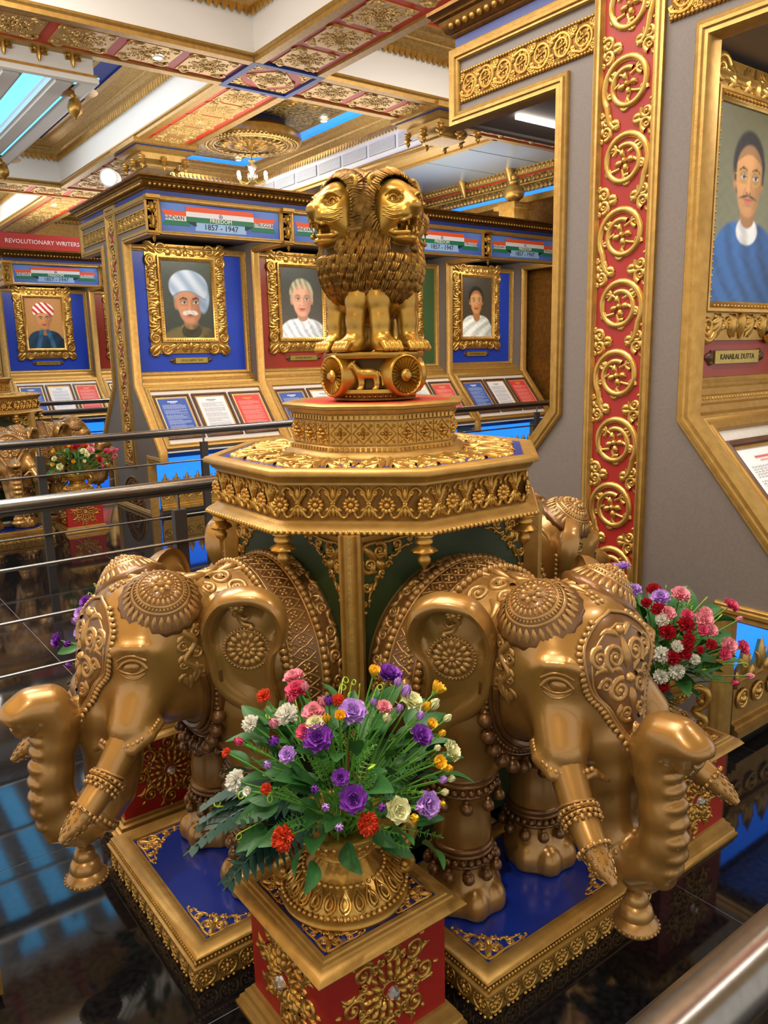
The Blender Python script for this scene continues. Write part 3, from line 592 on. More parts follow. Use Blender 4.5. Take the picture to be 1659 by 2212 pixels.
mb = MB(); mb.lathe([(.026, 0), (.028, -.008), (.02, -.014), (.024, -.02), (.024, -.026), (.016, -.032), (.03, -.042), (.034, -.048), (.022, -.056), (.012, -.06), (.018, -.07), (.016, -.08), (.006, -.09), (.002, -.1)][::-1], 16, mod=lambda r, th, z: r*(1+.08*np.cos(8*th)*((z < -.036) & (z > -.058)))); MESH['pendant'] = mb.mesh('pendant', 'gold')
def make_platform():
    t = thing('elephant_platform', '-', 'platform')
    x0, x1, h = .365, .835, .328
    mb = MB(); mb.b2((x0, -h+.02, 0), (x1-.02, h-.02, .084)); mb.build('body', 'blue_paint', t)
    mb = MB(); mb.sweep(rect(x0+.004, x1, -h, h), ZUP, [(.02, .0), (.008, .0), (.006, .06), (-.004, .064), (-.004, .07), (.012, .072), (.014, .084), (.006, .088), (.012, .094), (.03, .098), (.045, .096), (.05, .092), (.058, .09), (.06, .08)]); mb.build('gold_rim', 'gold_flat', t)
    mb = MB()
    for (a, b) in (((x1-.008, -h+.01), (x1-.008, h-.01)), ((x0, -h+.008), (x1, -h+.008)), ((x0, h-.008), (x1, h-.008))):
        n = int(math.dist(a, b)/.0105); mb.beads([(a[0]+(b[0]-a[0])*(i+.5)/n, a[1]+(b[1]-a[1])*(i+.5)/n, .078) for i in range(n)], .0048, 5, 4)
    mb.build('bead_moulding', 'gold', t)
    n = 11
    for i in range(n):
        y = -h+(i+.5)*2*h/n; pin('medallion', MESH['side_medallion'], t, (x1-.005, y, .034), (0, 1, 0), (0, 0, 1))
    for i in range(8):
        x = x0+(i+.5)*(x1-x0)/8
        pin('medallion', MESH['side_medallion'], t, (x, -h+.005, .034), (1, 0, 0), (0, 0, 1)); pin('medallion', MESH['side_medallion'], t, (x, h-.005, .034), (-1, 0, 0), (0, 0, 1))
    for sy in (-1, 1): pin('corner_carving', MESH['corner_scroll'], t, (x1-.062, sy*(h-.062), .084), *(((-1, 0, 0), (0, -1, 0)) if sy > 0 else ((0, 1, 0), (-1, 0, 0))))
    return t
def make_table():
    t = thing('octagonal_table', '-', 'table')
    for k in range(4):
        a = k*pi/2; c, s = math.cos(a), math.sin(a); R = lambda x, y, z: (x*c-y*s, x*s+y*c, z)
        mb = MB(); mb.box((.33, 0, .6), (.02, .66, .98)); o = mb.build('green_panel', 'green_paint', t, rz=a)
        for sy in (-1, 1): pin('bracket_carving', MESH['bracket_scroll'], t, R(.341, sy*.315, 1.072), *(((0, 0, -1), R(0, 1, 0)) if sy < 0 else (R(0, -1, 0), (0, 0, -1))))
        mb = MB(); mb.sweep(np.array([(.335, -.325, 1.075), (.335, .325, 1.075)]), (1, 0, 0), [(-.0, 0), (-.0, .02), (.006, .026), (.016, .026), (.02, .018), (.028, .018), (.03, 0)], False); mb.build('panel_rail', 'gold_flat', t, rz=a)
        # fluted corner post
        prof = [(x*.85, y) for x, y in [(-.034, -.03), (-.034, .012), (-.026, .018), (-.02, .012), (-.012, .024), (-.006, .02), (.006, .02), (.012, .024), (.02, .012), (.026, .018), (.034, .012), (.034, -.03)]]
        mb = MB(); d = .36*math.sqrt(2)-.02; mb.prism(prof, .0, 1.1, (A3(0, 0, 0), A3(0, 1, 0), A3(1, 0, 0), A3(0, 0, 1))); put('corner_post', mb.mesh('corner_post', 'gold_flat', True, 20), t, (d*math.cos(a+pi/4), d*math.sin(a+pi/4), 0), a+pi/4)
    Z = lambda ap, pr: MB().sweep(octa(ap, 0), ZUP, [(-s_, u) for s_, u in pr])
    mb = Z(.49, [(-.4, 1.098), (-.008, 1.098), (0, 1.102), (.002, 1.108), (-.006, 1.116), (-.02, 1.12), (-.026, 1.128), (-.036, 1.132), (-.06, 1.134)]); mb.build('lower_cornice', 'gold_flat', t)
    mb = MB(); O = octa(.489, 1.104)
    for i in range(8):
        a, b = O[i], O[(i+1) % 8]; n = 26
        for j in range(n): p = a+(b-a)*(j+.5)/n; mb.ball(p, .0068, 6, 4)
    mb.build('egg_moulding', 'gold_bright', t)
    mb = Z(.455, [(0, 1.13), (0, 1.226)]); mb.build('frieze', 'gold_dark', t)
    for i in range(8):
        a = i*pi/4; n = A3(math.cos(a), math.sin(a), 0); e = A3(-math.sin(a), math.cos(a), 0)
        for j in range(4): pin('fleur', MESH['frieze_fleur'], t, n*.456+e*(j-1.5)*.094+A3(0, 0, 1.178), e, ZUP)
        for j in range(4): pin('frieze_flower', MESH['frieze_flower'], t, n*.458+e*(j-2)*.094+A3(0, 0, 1.172), e, ZUP)
    mb = Z(.455, [(-.01, 1.222), (.004, 1.224), (.004, 1.23), (.012, 1.234), (.02, 1.246), (.034, 1.25), (.036, 1.258), (.03, 1.266), (.012, 1.27), (-.005, 1.268), (-.008, 1.262), (-.02, 1.262)]); mb.build('top_cornice', 'gold_flat', t)
    mb = MB(); mb.addp(octa(.45, 1.2635), [list(range(8))]); mb.build('blue_top', 'blue_top', t, False)
    for i in range(8):
        a = i*pi/4; n = A3(math.cos(a), math.sin(a), 0); e = A3(-math.sin(a), math.cos(a), 0)
        for s in (-1, 1): pin('top_carving', MESH['top_scroll'], t, n*.285+e*s*.085*1.02+A3(0, 0, 1.264), -e, n, sc=(.55, 1.05, 1))
    for i in range(8):
        a = i*pi/4+pi/8; p = A3(math.cos(a), math.sin(a), 0)*.49
        put('pendant', MESH['pendant'], t, (*p[:2], 1.1))
    # upper plinth
    mb = Z(.235, [(.035, 1.262), (.035, 1.268), (.028, 1.274), (.024, 1.28), (.012, 1.284), (.008, 1.296), (0, 1.3), (0, 1.368), (.006, 1.372), (.006, 1.386), (.012, 1.39), (.016, 1.4), (.03, 1.404), (.032, 1.412), (.026, 1.418), (-.0, 1.419), (-.004, 1.415), (-.01, 1.415)]); mb.build('upper_plinth', 'gold_flat', t)
    mb = MB(); mb.addp(octa(.228, 1.4155), [list(range(8))]); mb.build('red_top', 'red_beam', t, False)
    mb = MB()
    for i in range(8):
        a = i*pi/4; n = A3(math.cos(a), math.sin(a), 0); e = A3(-math.sin(a), math.cos(a), 0); R = np.stack([e, n, A3(0, 0, 1)], 1)
        for zz, hh, ap in ((1.379, .011, .243), (1.29, .009, .246)):
            for j in range(13): mb.box(n*ap+e*(j-6)*.0153+A3(0, 0, zz), (.009, .006, hh), R)
    mb.build('dentils', 'gold', t)
    for i in range(8):
        a = i*pi/4; n = A3(math.cos(a), math.sin(a), 0); e = A3(-math.sin(a), math.cos(a), 0)
        for j in (-1, 0, 1): pin('plinth_tile', MESH['plinth_tile'], t, n*.238+e*j*.0655+A3(0, 0, 1.334), e, ZUP)
    return t
def make_pedestal():
    t = thing('red_pedestal', '-', 'pedestal')
    mb = MB(); mb.b2((-.163, -.163, .03), (.163, .163, .32)); mb.build('body', 'red_paint', t)
    mb = MB(); mb.sweep(rect(-.2, .2, -.2, .2), ZUP, [(.04, 0), (0, 0), (0, .008), (.006, .012), (.008, .024), (.016, .028), (.018, .04), (.028, .044), (.03, .054), (.04, .056)]); mb.build('base_moulding', 'gold_flat', t)
    mb = MB(); mb.sweep(rect(-.2, .2, -.2, .2), ZUP, [(.04, .316), (.002, .318), (0, .322), (.012, .336), (.022, .338), (.024, .343), (.032, .343), (.034, .347), (.044, .347), (.048, .34), (.052, .336)]); mb.build('top_moulding', 'gold_flat', t)
    mb = MB(); mb.b2((-.155, -.155, .318), (.155, .155, .338)); mb.build('top_board', 'blue_paint', t)
    cr = MESH.get('crystal')
    if not cr: mb = MB(); mb.lathe([(.0145, 0), (.0145, .004), (.009, .010), (.001, .011)], 8); cr = MESH['crystal'] = mb.mesh('crystal', 'crystal', False)
    for k in range(4):
        a = k*pi/2; n = A3(math.cos(a), math.sin(a), 0); e = A3(-math.sin(a), math.cos(a), 0); o = pin('roundel', MESH['roundel'], t, n*.1635+A3(0, 0, .187), e, ZUP, sc=(1.06, 1.06, 1.5)); o2 = put('crystal', cr, o, (0, 0, .008))
        o3 = pin('corner_carving', MESH['corner_scroll'], t, n*.148-e*.148*-1+A3(0, 0, .339), -n, -e, sc=(.72, .72, 1)); 
    return t
def make_urn():
    t = thing('urn', '-', 'urn')
    def md(r, th, z):
        return r*(1+.03*np.cos(22*th)*((z > .04) & (z < .062))+.05*np.cos(18*th)*((z > .085) & (z < .105))+.02*np.cos(16*th)*((z > .125) & (z < .15)))
    pr = [(.12, 0), (.145, .0), (.147, .008), (.143, .012), (.144, .026), (.136, .03), (.134, .036), (.126, .046), (.108, .062), (.1, .066), (.095, .07), (.088, .074), (.082, .084), (.066, .1), (.06, .108), (.066, .112), (.064, .118), (.076, .125), (.094, .14), (.106, .155), (.113, .168), (.112, .176), (.118, .18), (.118, .188), (.11, .19), (.1, .186), (.09, .16)]
    mb = MB(); mb.lathe(pr, 66, mod=md); b = mb.build('bowl', 'gold', t)
    mb = MB(); mb.beads([(.1425*math.cos(a), .1425*math.sin(a), .031) for a in np.arange(62)*2*pi/62], .0058, 6, 4); mb.beads([(.092*math.cos(a), .092*math.sin(a), .071) for a in np.arange(40)*2*pi/40], .0062, 6, 4); mb.beads([(.062*math.cos(a), .062*math.sin(a), .111) for a in np.arange(34)*2*pi/34], .005, 6, 4); mb.beads([(.115*math.cos(a), .115*math.sin(a), .176) for a in np.arange(40)*2*pi/40], .0055, 6, 4); mb.build('bead_rows', 'gold_bright', b)
    # petals on the foot and lattice on the bowl
    prA = np.array(pr)
    def cm(uv, h):
        r = np.interp(uv[:, 1], prA[:14, 1], prA[:14, 0])+h*.75; return np.stack([r*np.cos(uv[:, 0]), r*np.sin(uv[:, 0]), uv[:, 1]+h*.66], 1)
    mb = MB()
    for k in range(24):
        a = k*2*pi/24; th = np.linspace(0, 2*pi, 13)[:-1]
        for s_, hh in ((1, .003), (.55, .006)):
            o = np.stack([a+.105*s_*np.sin(th), .05+.0145*s_*(-np.cos(th))], 1); o[6] += (0, .004*s_); mb.tube(cm(np.vstack([o, o[:1]]), np.full(13, hh)), .0028, 5, False)
    mb.build('foot_petals', 'gold_bright', b)
    def cb(uv, h):
        r = np.interp(uv[:, 1], prA[17:22, 1], prA[17:22, 0])+h; return np.stack([r*np.cos(uv[:, 0]), r*np.sin(uv[:, 0]), uv[:, 1]], 1)
    S = []
    mb = MB(); c2 = lambda uv, h: cb(np.stack([uv[:, 0]/.1, uv[:, 1]], 1), h)
    for k in range(16):
        x = k*2*pi/16*.1; S += rosette((x, .158), .008, 6, .003, .4)+[leaf((x+.02, .13), (x+.02, .165), .006, 0, 5), curve([(x, .148), (x+.01, .142), (x+.02, .148)], .002, None, 5)]
    relief(mb, S, c2, 4); mb.build('bowl_carving', 'gold_bright', b)
    for s in (-1, 1):
        mb = MB(); P = lambda pts, r0, r1: mb.tube(np.column_stack([s*curve(pts, 1, n=22)[0][:, 0], 0*np.zeros(22), curve(pts, 1, n=22)[0][:, 1]]), np.linspace(r0, r1, 22), 8, True, 1.0)
        P([(.1, .165), (.13, .175), (.155, .16), (.158, .13), (.14, .105), (.12, .1), (.13, .085), (.15, .075), (.155, .055), (.14, .04), (.13, .05)], .013, .010)
        mb.ball((s*.138, 0, .13), .014); mb.ball((s*.14, 0, .055), .011)
        P([(.155, .16), (.138, .15), (.13, .135), (.142, .125)], .008, .005); mb.build('handle', 'gold', t)
    return t
# ------------------------------------------------------------------ four-lion capital (z=0 at the plate top)
def lion_mane_sdf(P):
    d = sd_ell(P, (.045, 0, .37), (.085, .108, .1)); return smin(d, smin(sd_ell(P, (.06, 0, .25), (.105, .108, .118)), sd_cap(P, (0, 0, .17), (0, 0, .36), .105, .07), .04), .03)
def lion_sdf(P):
    Q = np.stack([P[:, 0], np.abs(P[:, 1]), P[:, 2]], 1)
    d = lion_mane_sdf(Q)+.006
    Q0 = Q; Q = (Q-np.array([.06, 0, .385], Q.dtype))/1.08+np.array([.056, 0, .382], Q.dtype)
    h = sd_ell(Q, (.098, 0, .40), (.068, .06, .068)); h = smin(h, sd_ell(Q, (.152, 0, .382), (.042, .035, .03)), .03); h = smin(h, sd_ell(Q, (.158, .019, .371), (.03, .021, .021)), .014)
    h = smin(h, sd_cap(Q, (.13, 0, .43), (.186, 0, .394), .014, .012), .02); h = smin(h, sd_ell(Q, (.19, 0, .391), (.012, .019, .012)), .01); h = smin(h, sd_ell(Q, (.14, .03, .432), (.025, .02, .011), rotm('Y', .3)), .012); h = smin(h, sd_ell(Q, (.12, .042, .372), (.035, .02, .04)), .025)
    h = smin(h, sd_ell(Q, (.138, 0, .317), (.047, .031, .016), rotm('Y', .12)), .022); h = smin(h, sd_ell(Q, (.1, 0, .335), (.045, .048, .035)), .03)
    h = smax(h, -sd_ell(Q, (.172, 0, .343), (.062, .026, .017), rotm('Y', .15)), .008); h = smax(h, -sd_ell(Q, (.165, .038, .409), (.02, .014, .009)), .012)
    h = np.minimum(h, sd_chain(Q, [((.15, .033, .356), .004), ((.178, .026, .353), .004), ((.188, .012, .36), .004)], .004)); h = np.minimum(h, sd_chain(Q, [((.12, .046, .338), .006), ((.15, .034, .326), .006), ((.182, .014, .324), .006)], .004))
    h = np.minimum(h, sd_cap(Q, (.183, .014, .36), (.183, .014, .342), .005, .002)); h = np.minimum(h, sd_cap(Q, (.176, .016, .325), (.178, .016, .34), .005, .002))
    h = h*1.08; Q = Q0; d = smin(d, h, .01)
    e = sd_ell(Q, (.112, .07, .462), (.012, .022, .024)); e = smax(e, -sd_ell(Q, (.124, .072, .464), (.01, .014, .015)), .004); d = smin(d, e, .006)
    l = sd_chain(Q, [((.075, .045, .2), .044), ((.09, .048, .15), .034), ((.1, .05, .09), .0255), ((.1, .05, .04), .028)], .02); l = smin(l, sd_ell(Q, (.117, .046, .02), (.04, .034, .025)), .02)
    for k in (-1.5, -.5, .5, 1.5): l = smin(l, sd_chain(Q, [((.125, .046+k*.014, .03), .011), ((.147, .046+k*.0165, .022), .0105), ((.158, .046+k*.0175, .009), .0095)], .006), .003)
    l = smax(l, -P[:, 2]+.0005, .002); return smin(d, l, .018)
def make_capital():
    t = thing('lion_capital', '-', 'sculpture')
    mb = MB(); mb.lathe([(.11, -.14), (.126, -.14), (.126, -.134), (.122, -.132), (.122, -.124), (.135, -.122), (.135, -.115), (.128, -.112)], 40)
    mb.build('base_ring', 'gold_dark', t); mb = MB(); mb.beads([(.123*math.cos(a), .123*math.sin(a), -.128) for a in np.arange(50)*2*pi/50], .0052, 5, 4); mb.build('base_beads', 'lion', t)
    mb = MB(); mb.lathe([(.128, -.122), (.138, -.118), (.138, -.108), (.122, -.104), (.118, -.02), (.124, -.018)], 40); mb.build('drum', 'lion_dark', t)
    mb = MB(); mb.lathe([(.05, -.108), (.141, -.108), (.143, -.118), (.13, -.122)][::-1], 40); mb.build('drum_foot', 'lion', t)
    mb = MB(); mb.lathe([(.11, -.02), (.15, -.019), (.154, -.014), (.154, -.003), (.15, 0), (.02, 0.0)], 48); mb.build('abacus_plate', 'lion', t)
    V, F = surfnets(lion_sdf, (-.02, 0, -.004), (.24, .15, .51), .0029); mb = MB(); mb.add(V, F); LM = mb.mesh('lion', 'lion', True, 180)
    def mm(uv, h):
        th = uv[:, 0]; z = uv[:, 1]; o = np.stack([0*z, 0*z, z], 1); d = np.stack([np.cos(th), np.sin(th), 0*z], 1); q = cast(lion_mane_sdf, o+d*.3, -d); return q+grad(lion_mane_sdf, q)*h[:, None]-d*.004
    mb = MB(); S = []; rg = np.random.default_rng(3)
    for r in range(13):
        z0 = .172+r*.0225
        for c in range(-7, 8):
            th = (c+.5*(r % 2))*.155+rg.normal()*.012
            if abs(th) > .95 or z0 > .43: continue
            if z0 > .315 and abs(th) < .5+.25*(z0 > .43)*0: continue
            if z0 > .28 and abs(th) < .25: continue
            ln = .04+rg.random()*.012; ph = rg.random()*1.2
            for j in (-1, 0, 1):
                q = np.linspace(0, 1, 9); x = th+j*.048*(1-.6*q)+.022*np.sin(q*6.3+ph); z = z0+.012-q*ln
                S.append((np.stack([x*.1, z], 1), .0056*np.array([.4, .8, 1, 1, 1, .95, .8, .55, .15]), 2.4))
    relief(mb, S, lambda uv, h: mm(np.stack([uv[:, 0]/.1, uv[:, 1]], 1), h), 5)
    # locks framing the face and over the crown
    for r_, n_, rad in ((0, 19, .09), (1, 21, .106), (2, 21, .114)):
        for a in np.linspace(-.75, pi+.75, n_):
            u = A3(0, math.cos(a), math.sin(a)); cc = A3(.13-.038*r_, 0, .402-.012*r_); q = np.linspace(0, 1, 8)
            sd_ = np.cross(A3(1, 0, 0), u)
            for j in (-1, 0, 1):
                P = np.array([cc+u*(rad*.92+.016*math.sin(k_*2.4)+.008*k_)-A3(.062*k_, 0, 0)+sd_*(j*.0085+.009*math.sin(6*k_+a*3+r_)) for k_ in q]); mb.tube(P, .0082*np.array([.3, .8, 1, 1, 1, .8, .6, .2]), 5)
    MM = mb.mesh('mane', 'lion_mane'); wm = MB(); FC = []
    for sg in (1, -1):
        mb = MB()
        dv = A3(.74, .62*sg, .12); dv /= np.linalg.norm(dv); e1 = np.cross(A3(0, 0, 1), dv); e1 /= np.linalg.norm(e1); e1 = -e1*sg; e2 = A3(0, 0, 1); mp = castmap(lion_sdf, A3(.158, .037*sg, .413)+dv*.08, e1, e2, -dv)
        S = [bead((0, 0), .0085, .75, 9), curve([(-.017, -.003), (-.007, .009), (.006, .009), (.017, -.002)], .003, .0025, 14, 1.4), curve([(-.017, -.003), (-.004, -.009), (.008, -.008), (.017, -.002)], .0026, .002, 14, 1.2), curve([(-.024, .01), (-.006, .02), (.012, .019), (.026, .008)], .0042, .003, 14, 1.0)]
        S += [curve([(-.03, -.022-.011*q), (-.008, -.026-.012*q), (.012, -.02-.012*q)], .0022, .0012, 10, .9) for q in range(3)]; relief(mb, S, mp, 6)
        d2 = A3(.5, .86*sg, 0); m2 = castmap(lion_sdf, A3(.17, .03*sg, .375)+d2*.1, A3(.86, -.5*sg, 0), e2, -d2); relief(mb, [curve([(-.03, .012-.011*q), (-.008, .004-.011*q), (.018, .004-.009*q)], .0024, .0014, 10, 1.0) for q in range(3)], m2, 5)
        FC.append(mb.mesh('face_fold', 'lion'))
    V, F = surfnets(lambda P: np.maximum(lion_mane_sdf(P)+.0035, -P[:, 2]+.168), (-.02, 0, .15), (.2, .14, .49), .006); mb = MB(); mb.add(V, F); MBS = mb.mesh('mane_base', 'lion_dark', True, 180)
    x, y = A3(0, 1, 0), A3(0, 0, 1)
    cone_disc(wm, (.09, 0, -.068), (1, 0, 0), [(.06, 0), (.063, .0), (.063, .062), (.061, .068), (.056, .07), (.052, .066), (.05, .058), (.02, .056)], 40)
    cone_disc(wm, (.145, 0, -.068), (1, 0, 0), [(.018, 0), (.018, .012), (.012, .016), (.010, .022), (.004, .023)], 20); WM = wm.mesh('wheel', 'lion'); sp = MB()
    for k in range(24):
        a = k*2*pi/24; d = A3(0, math.cos(a), math.sin(a)); e = A3(0, -math.sin(a), math.cos(a)); p0 = A3(.148, 0, -.068)
        v = np.array([p0+d*.016-e*.0014, p0+d*.016+e*.0014, p0+d*.051+e*.006, p0+d*.051-e*.006, p0+d*.018+A3(.008, 0, 0), p0+d*.05+A3(.015, 0, 0)]); sp.addp(v, [[0, 4, 5, 3], [4, 1, 2, 5], [3, 5, 2], [0, 1, 4]])
    SP = sp.mesh('spokes', 'lion', False)
    for k in range(4):
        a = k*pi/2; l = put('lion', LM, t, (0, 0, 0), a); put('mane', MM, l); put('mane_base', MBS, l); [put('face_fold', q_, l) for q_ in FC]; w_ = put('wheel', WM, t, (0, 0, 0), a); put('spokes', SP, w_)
    # animals in relief between the wheels
    def beast(P, horns):
        y, z = P[:, 1], P[:, 2]; d = sd_ell(P, (.128, 0, -.062), (.014, .034, .0165))
        for yy in (-.026, -.017, .02, .028): d = smin(d, sd_chain(P, [((.128, yy, -.07), .007), ((.129, yy+.003, -.09), .0045), ((.129, yy, -.104), .0042), ((.133, yy-.003, -.106), .005)], .003), .005)
        d = smin(d, sd_cap(P, (.128, -.028, -.055), (.131, -.043, -.037), .012, .009), .008); d = smin(d, sd_cap(P, (.132, -.045, -.035), (.133, -.058, -.046), .009, .006), .005)
        d = smin(d, sd_chain(P, [((.128, .034, -.058), .003), ((.128, .042, -.075), .0025), ((.128, .044, -.095), .004)], .002), .003)
        d = np.minimum(d, sd_cap(P, (.133, -.042, -.03), (.136, -.034, -.022), .004, .001))
        if horns: d = smin(d, sd_ell(P, (.13, -.02, -.041), (.01, .01, .011)), .005); d = np.minimum(d, sd_chain(P, [((.132, -.047, -.031), .004), ((.134, -.052, -.024), .003), ((.134, -.049, -.013), .0018)], .002)); d = smin(d, sd_ell(P, (.131, -.036, -.058), (.008, .007, .014)), .006)
        return d
    for nm, hn, ks in (('bull', True, (2,)), ('horse', False, (1, 3))):
        V, F = surfnets(lambda P: beast(P, hn), (.108, -.066, -.116), (.15, .056, -.006), .0019, False); mb = MB(); mb.add(V, F); me = mb.mesh(nm, 'lion', True, 180)
        for k in ks: put(nm, me, t, (0, 0, 0), pi/4+k*pi/2)
    return t
def make_monument_parts(): return make_platform(), make_table(), make_pedestal(), make_urn(), make_capital()
# ------------------------------------------------------------------ flowers
def px_ray(x, y): d = _fw+_cr*(x-829.5)/FPX-_cu*(y-1106.)/FPX; return d/np.linalg.norm(d)
def petal(mb, L, W, tilt, az, cup=.5, curl=.3, r0=.08, n=5, m_=4, ruf=0):
    u = np.linspace(0, 1, n)[:, None]; v = np.linspace(-1, 1, m_)[None]; wd = W*np.sin((u*.66+.1)*pi)**.8*np.sqrt(np.clip(1.12-u**6, .05, 1))
    x = r0+L*u*math.sin(tilt)+curl*L*.35*u**3; y = v*wd; z = L*u*math.cos(tilt)-curl*L*.25*u**4+cup*W*(v**2)*.7*u*(1 if tilt > .3 else .4)
    x = x-cup*W*v**2*(.75 if tilt < .7 else .25)*u**.5
    if ruf: z = z+ruf*np.sin(v*9+az*7)*u
    c, s = math.cos(az), math.sin(az); mb.grid(np.stack([x*c-y*s, x*s+y*c, z+0*y], -1))
FM = {}
def flower_mesh(kind, col):
    k = (kind, col)
    if k in FM: return FM[k]
    mb = MB(); rg = random.Random(hash(kind) % 100 if False else len(kind)*7+len(col))
    if kind == 'rose':
        for l, (n, L, W, t) in enumerate(((3, .5, .22, .1), (4, .58, .32, .28), (5, .68, .42, .5), (6, .8, .5, .8), (7, .86, .52, 1.12), (7, .9, .5, 1.4))):
            for i in range(n): petal(mb, L*(1+rg.uniform(-.06, .06)), W, t, i*2*pi/n+l*.6+rg.uniform(-.1, .1), .55, .35, .03+.02*l)
    elif kind == 'carnation':
        for i in range(80):
            t = math.acos(1-rg.random()*1.02); petal(mb, (.8+rg.random()*.2)*(1-.1*math.cos(t)), .2, t, i*2.4, .1, .1, .02, 4, 6, .14)
    elif kind == 'rosebud':
        for l, (n, L, W, t) in enumerate(((3, 1.2, .34, .1), (4, 1.25, .44, .24), (4, 1.0, .5, .42))):
            for i in range(n): petal(mb, L, W, t, i*2*pi/n+l*.7, .7, -.3, .06)
    else:   # open cup flower
        for l, (n, L, W, t) in enumerate(((4, .8, .4, .35), (6, 1.0, .5, .75))):
            for i in range(n): petal(mb, L, W, t, i*2*pi/n+l*.5, .7, -.1, .05)
    FM[k] = mb.mesh(kind, col, True, 60); return FM[k]
def leaf_mesh(kind):
    if kind in FM: return FM[kind]
    mb = MB()
    if kind == 'leaf':
        u = np.linspace(0, 1, 8)[:, None]; v = np.linspace(-1, 1, 5)[None]; wd = .3*np.sin(u*pi*.97+.04)**.75*(1-.25*u); mb.grid(np.stack([u+0*v, v*wd, -.35*u**2+.12*np.abs(v)*np.sin(u*pi)], -1)); mt = 'leaf'
    elif kind == 'fern_frond':
        t = np.linspace(0, 1, 9); mb.tube(np.stack([t, 0*t, .12*np.sin(t*pi)-.3*t*t], 1), .008, 5)
        for i in range(14):
            q = .12+i*.062; L = .26*math.sin(min(q*1.15, 1)*pi*.93+.12)+.05
            for s in (-1, 1):
                b = A3(q, 0, .12*math.sin(q*pi)-.3*q*q); e = b+A3(L*.45, s*L, -.05-.1*L); w_ = A3(.032, 0, 0); md = (b+e)/2
                mb.addp([b-w_, b+w_*.8, md+w_*1.1, e, md-w_*1.0], [[0, 1, 2, 3, 4]])
        mt = 'leaf_dark'
    elif kind == 'sprig':
        t = np.linspace(0, 1, 8); P = np.stack([t, .06*np.sin(t*3), .1*np.sin(t*2.5)], 1); mb.tube(P, .010, 4)
        for i in range(1, 16):
            p = np.array([np.interp(i/16, t, P[:, k]) for k in range(3)])
            for a in (0, 2.1, 4.2): mb.tube([p, p+A3(.07, .13*math.cos(a+i), .13*math.sin(a+i))*(1.1-i/20)], [.008, .003], 3, False)
        mt = 'stem'
    else:  # tendril
        t = np.linspace(0, 1, 26); a = np.clip(t-.45, 0, 1)*16; r = .16*(1.05-t); mb.tube(np.stack([np.minimum(t, .5)*1.4+np.where(t > .45, np.sin(a)*r, 0), 0*t, .15*np.sin(t*2)+np.where(t > .45, (1-np.cos(a))*r, 0)], 1), .014, 4); mt = 'leaf_lime'
    FM[kind] = mb.mesh(kind, mt, True, 60); return FM[kind]
def orient(o, p, n, s, roll=0):
    n = Vector(n).normalized(); q = n.to_track_quat('Z', 'Y'); M = Matrix.Translation(p) @ q.to_matrix().to_4x4() @ Matrix.Rotation(roll, 4, 'Z') @ Matrix.Diagonal((s, s, s, 1)); o.matrix_local = M
def orient_x(o, p, d, s, roll=0):
    d = Vector(d).normalized(); q = d.to_track_quat('X', 'Z'); o.matrix_local = Matrix.Translation(p) @ q.to_matrix().to_4x4() @ Matrix.Rotation(roll, 4, 'X') @ Matrix.Diagonal((s, s, s, 1))
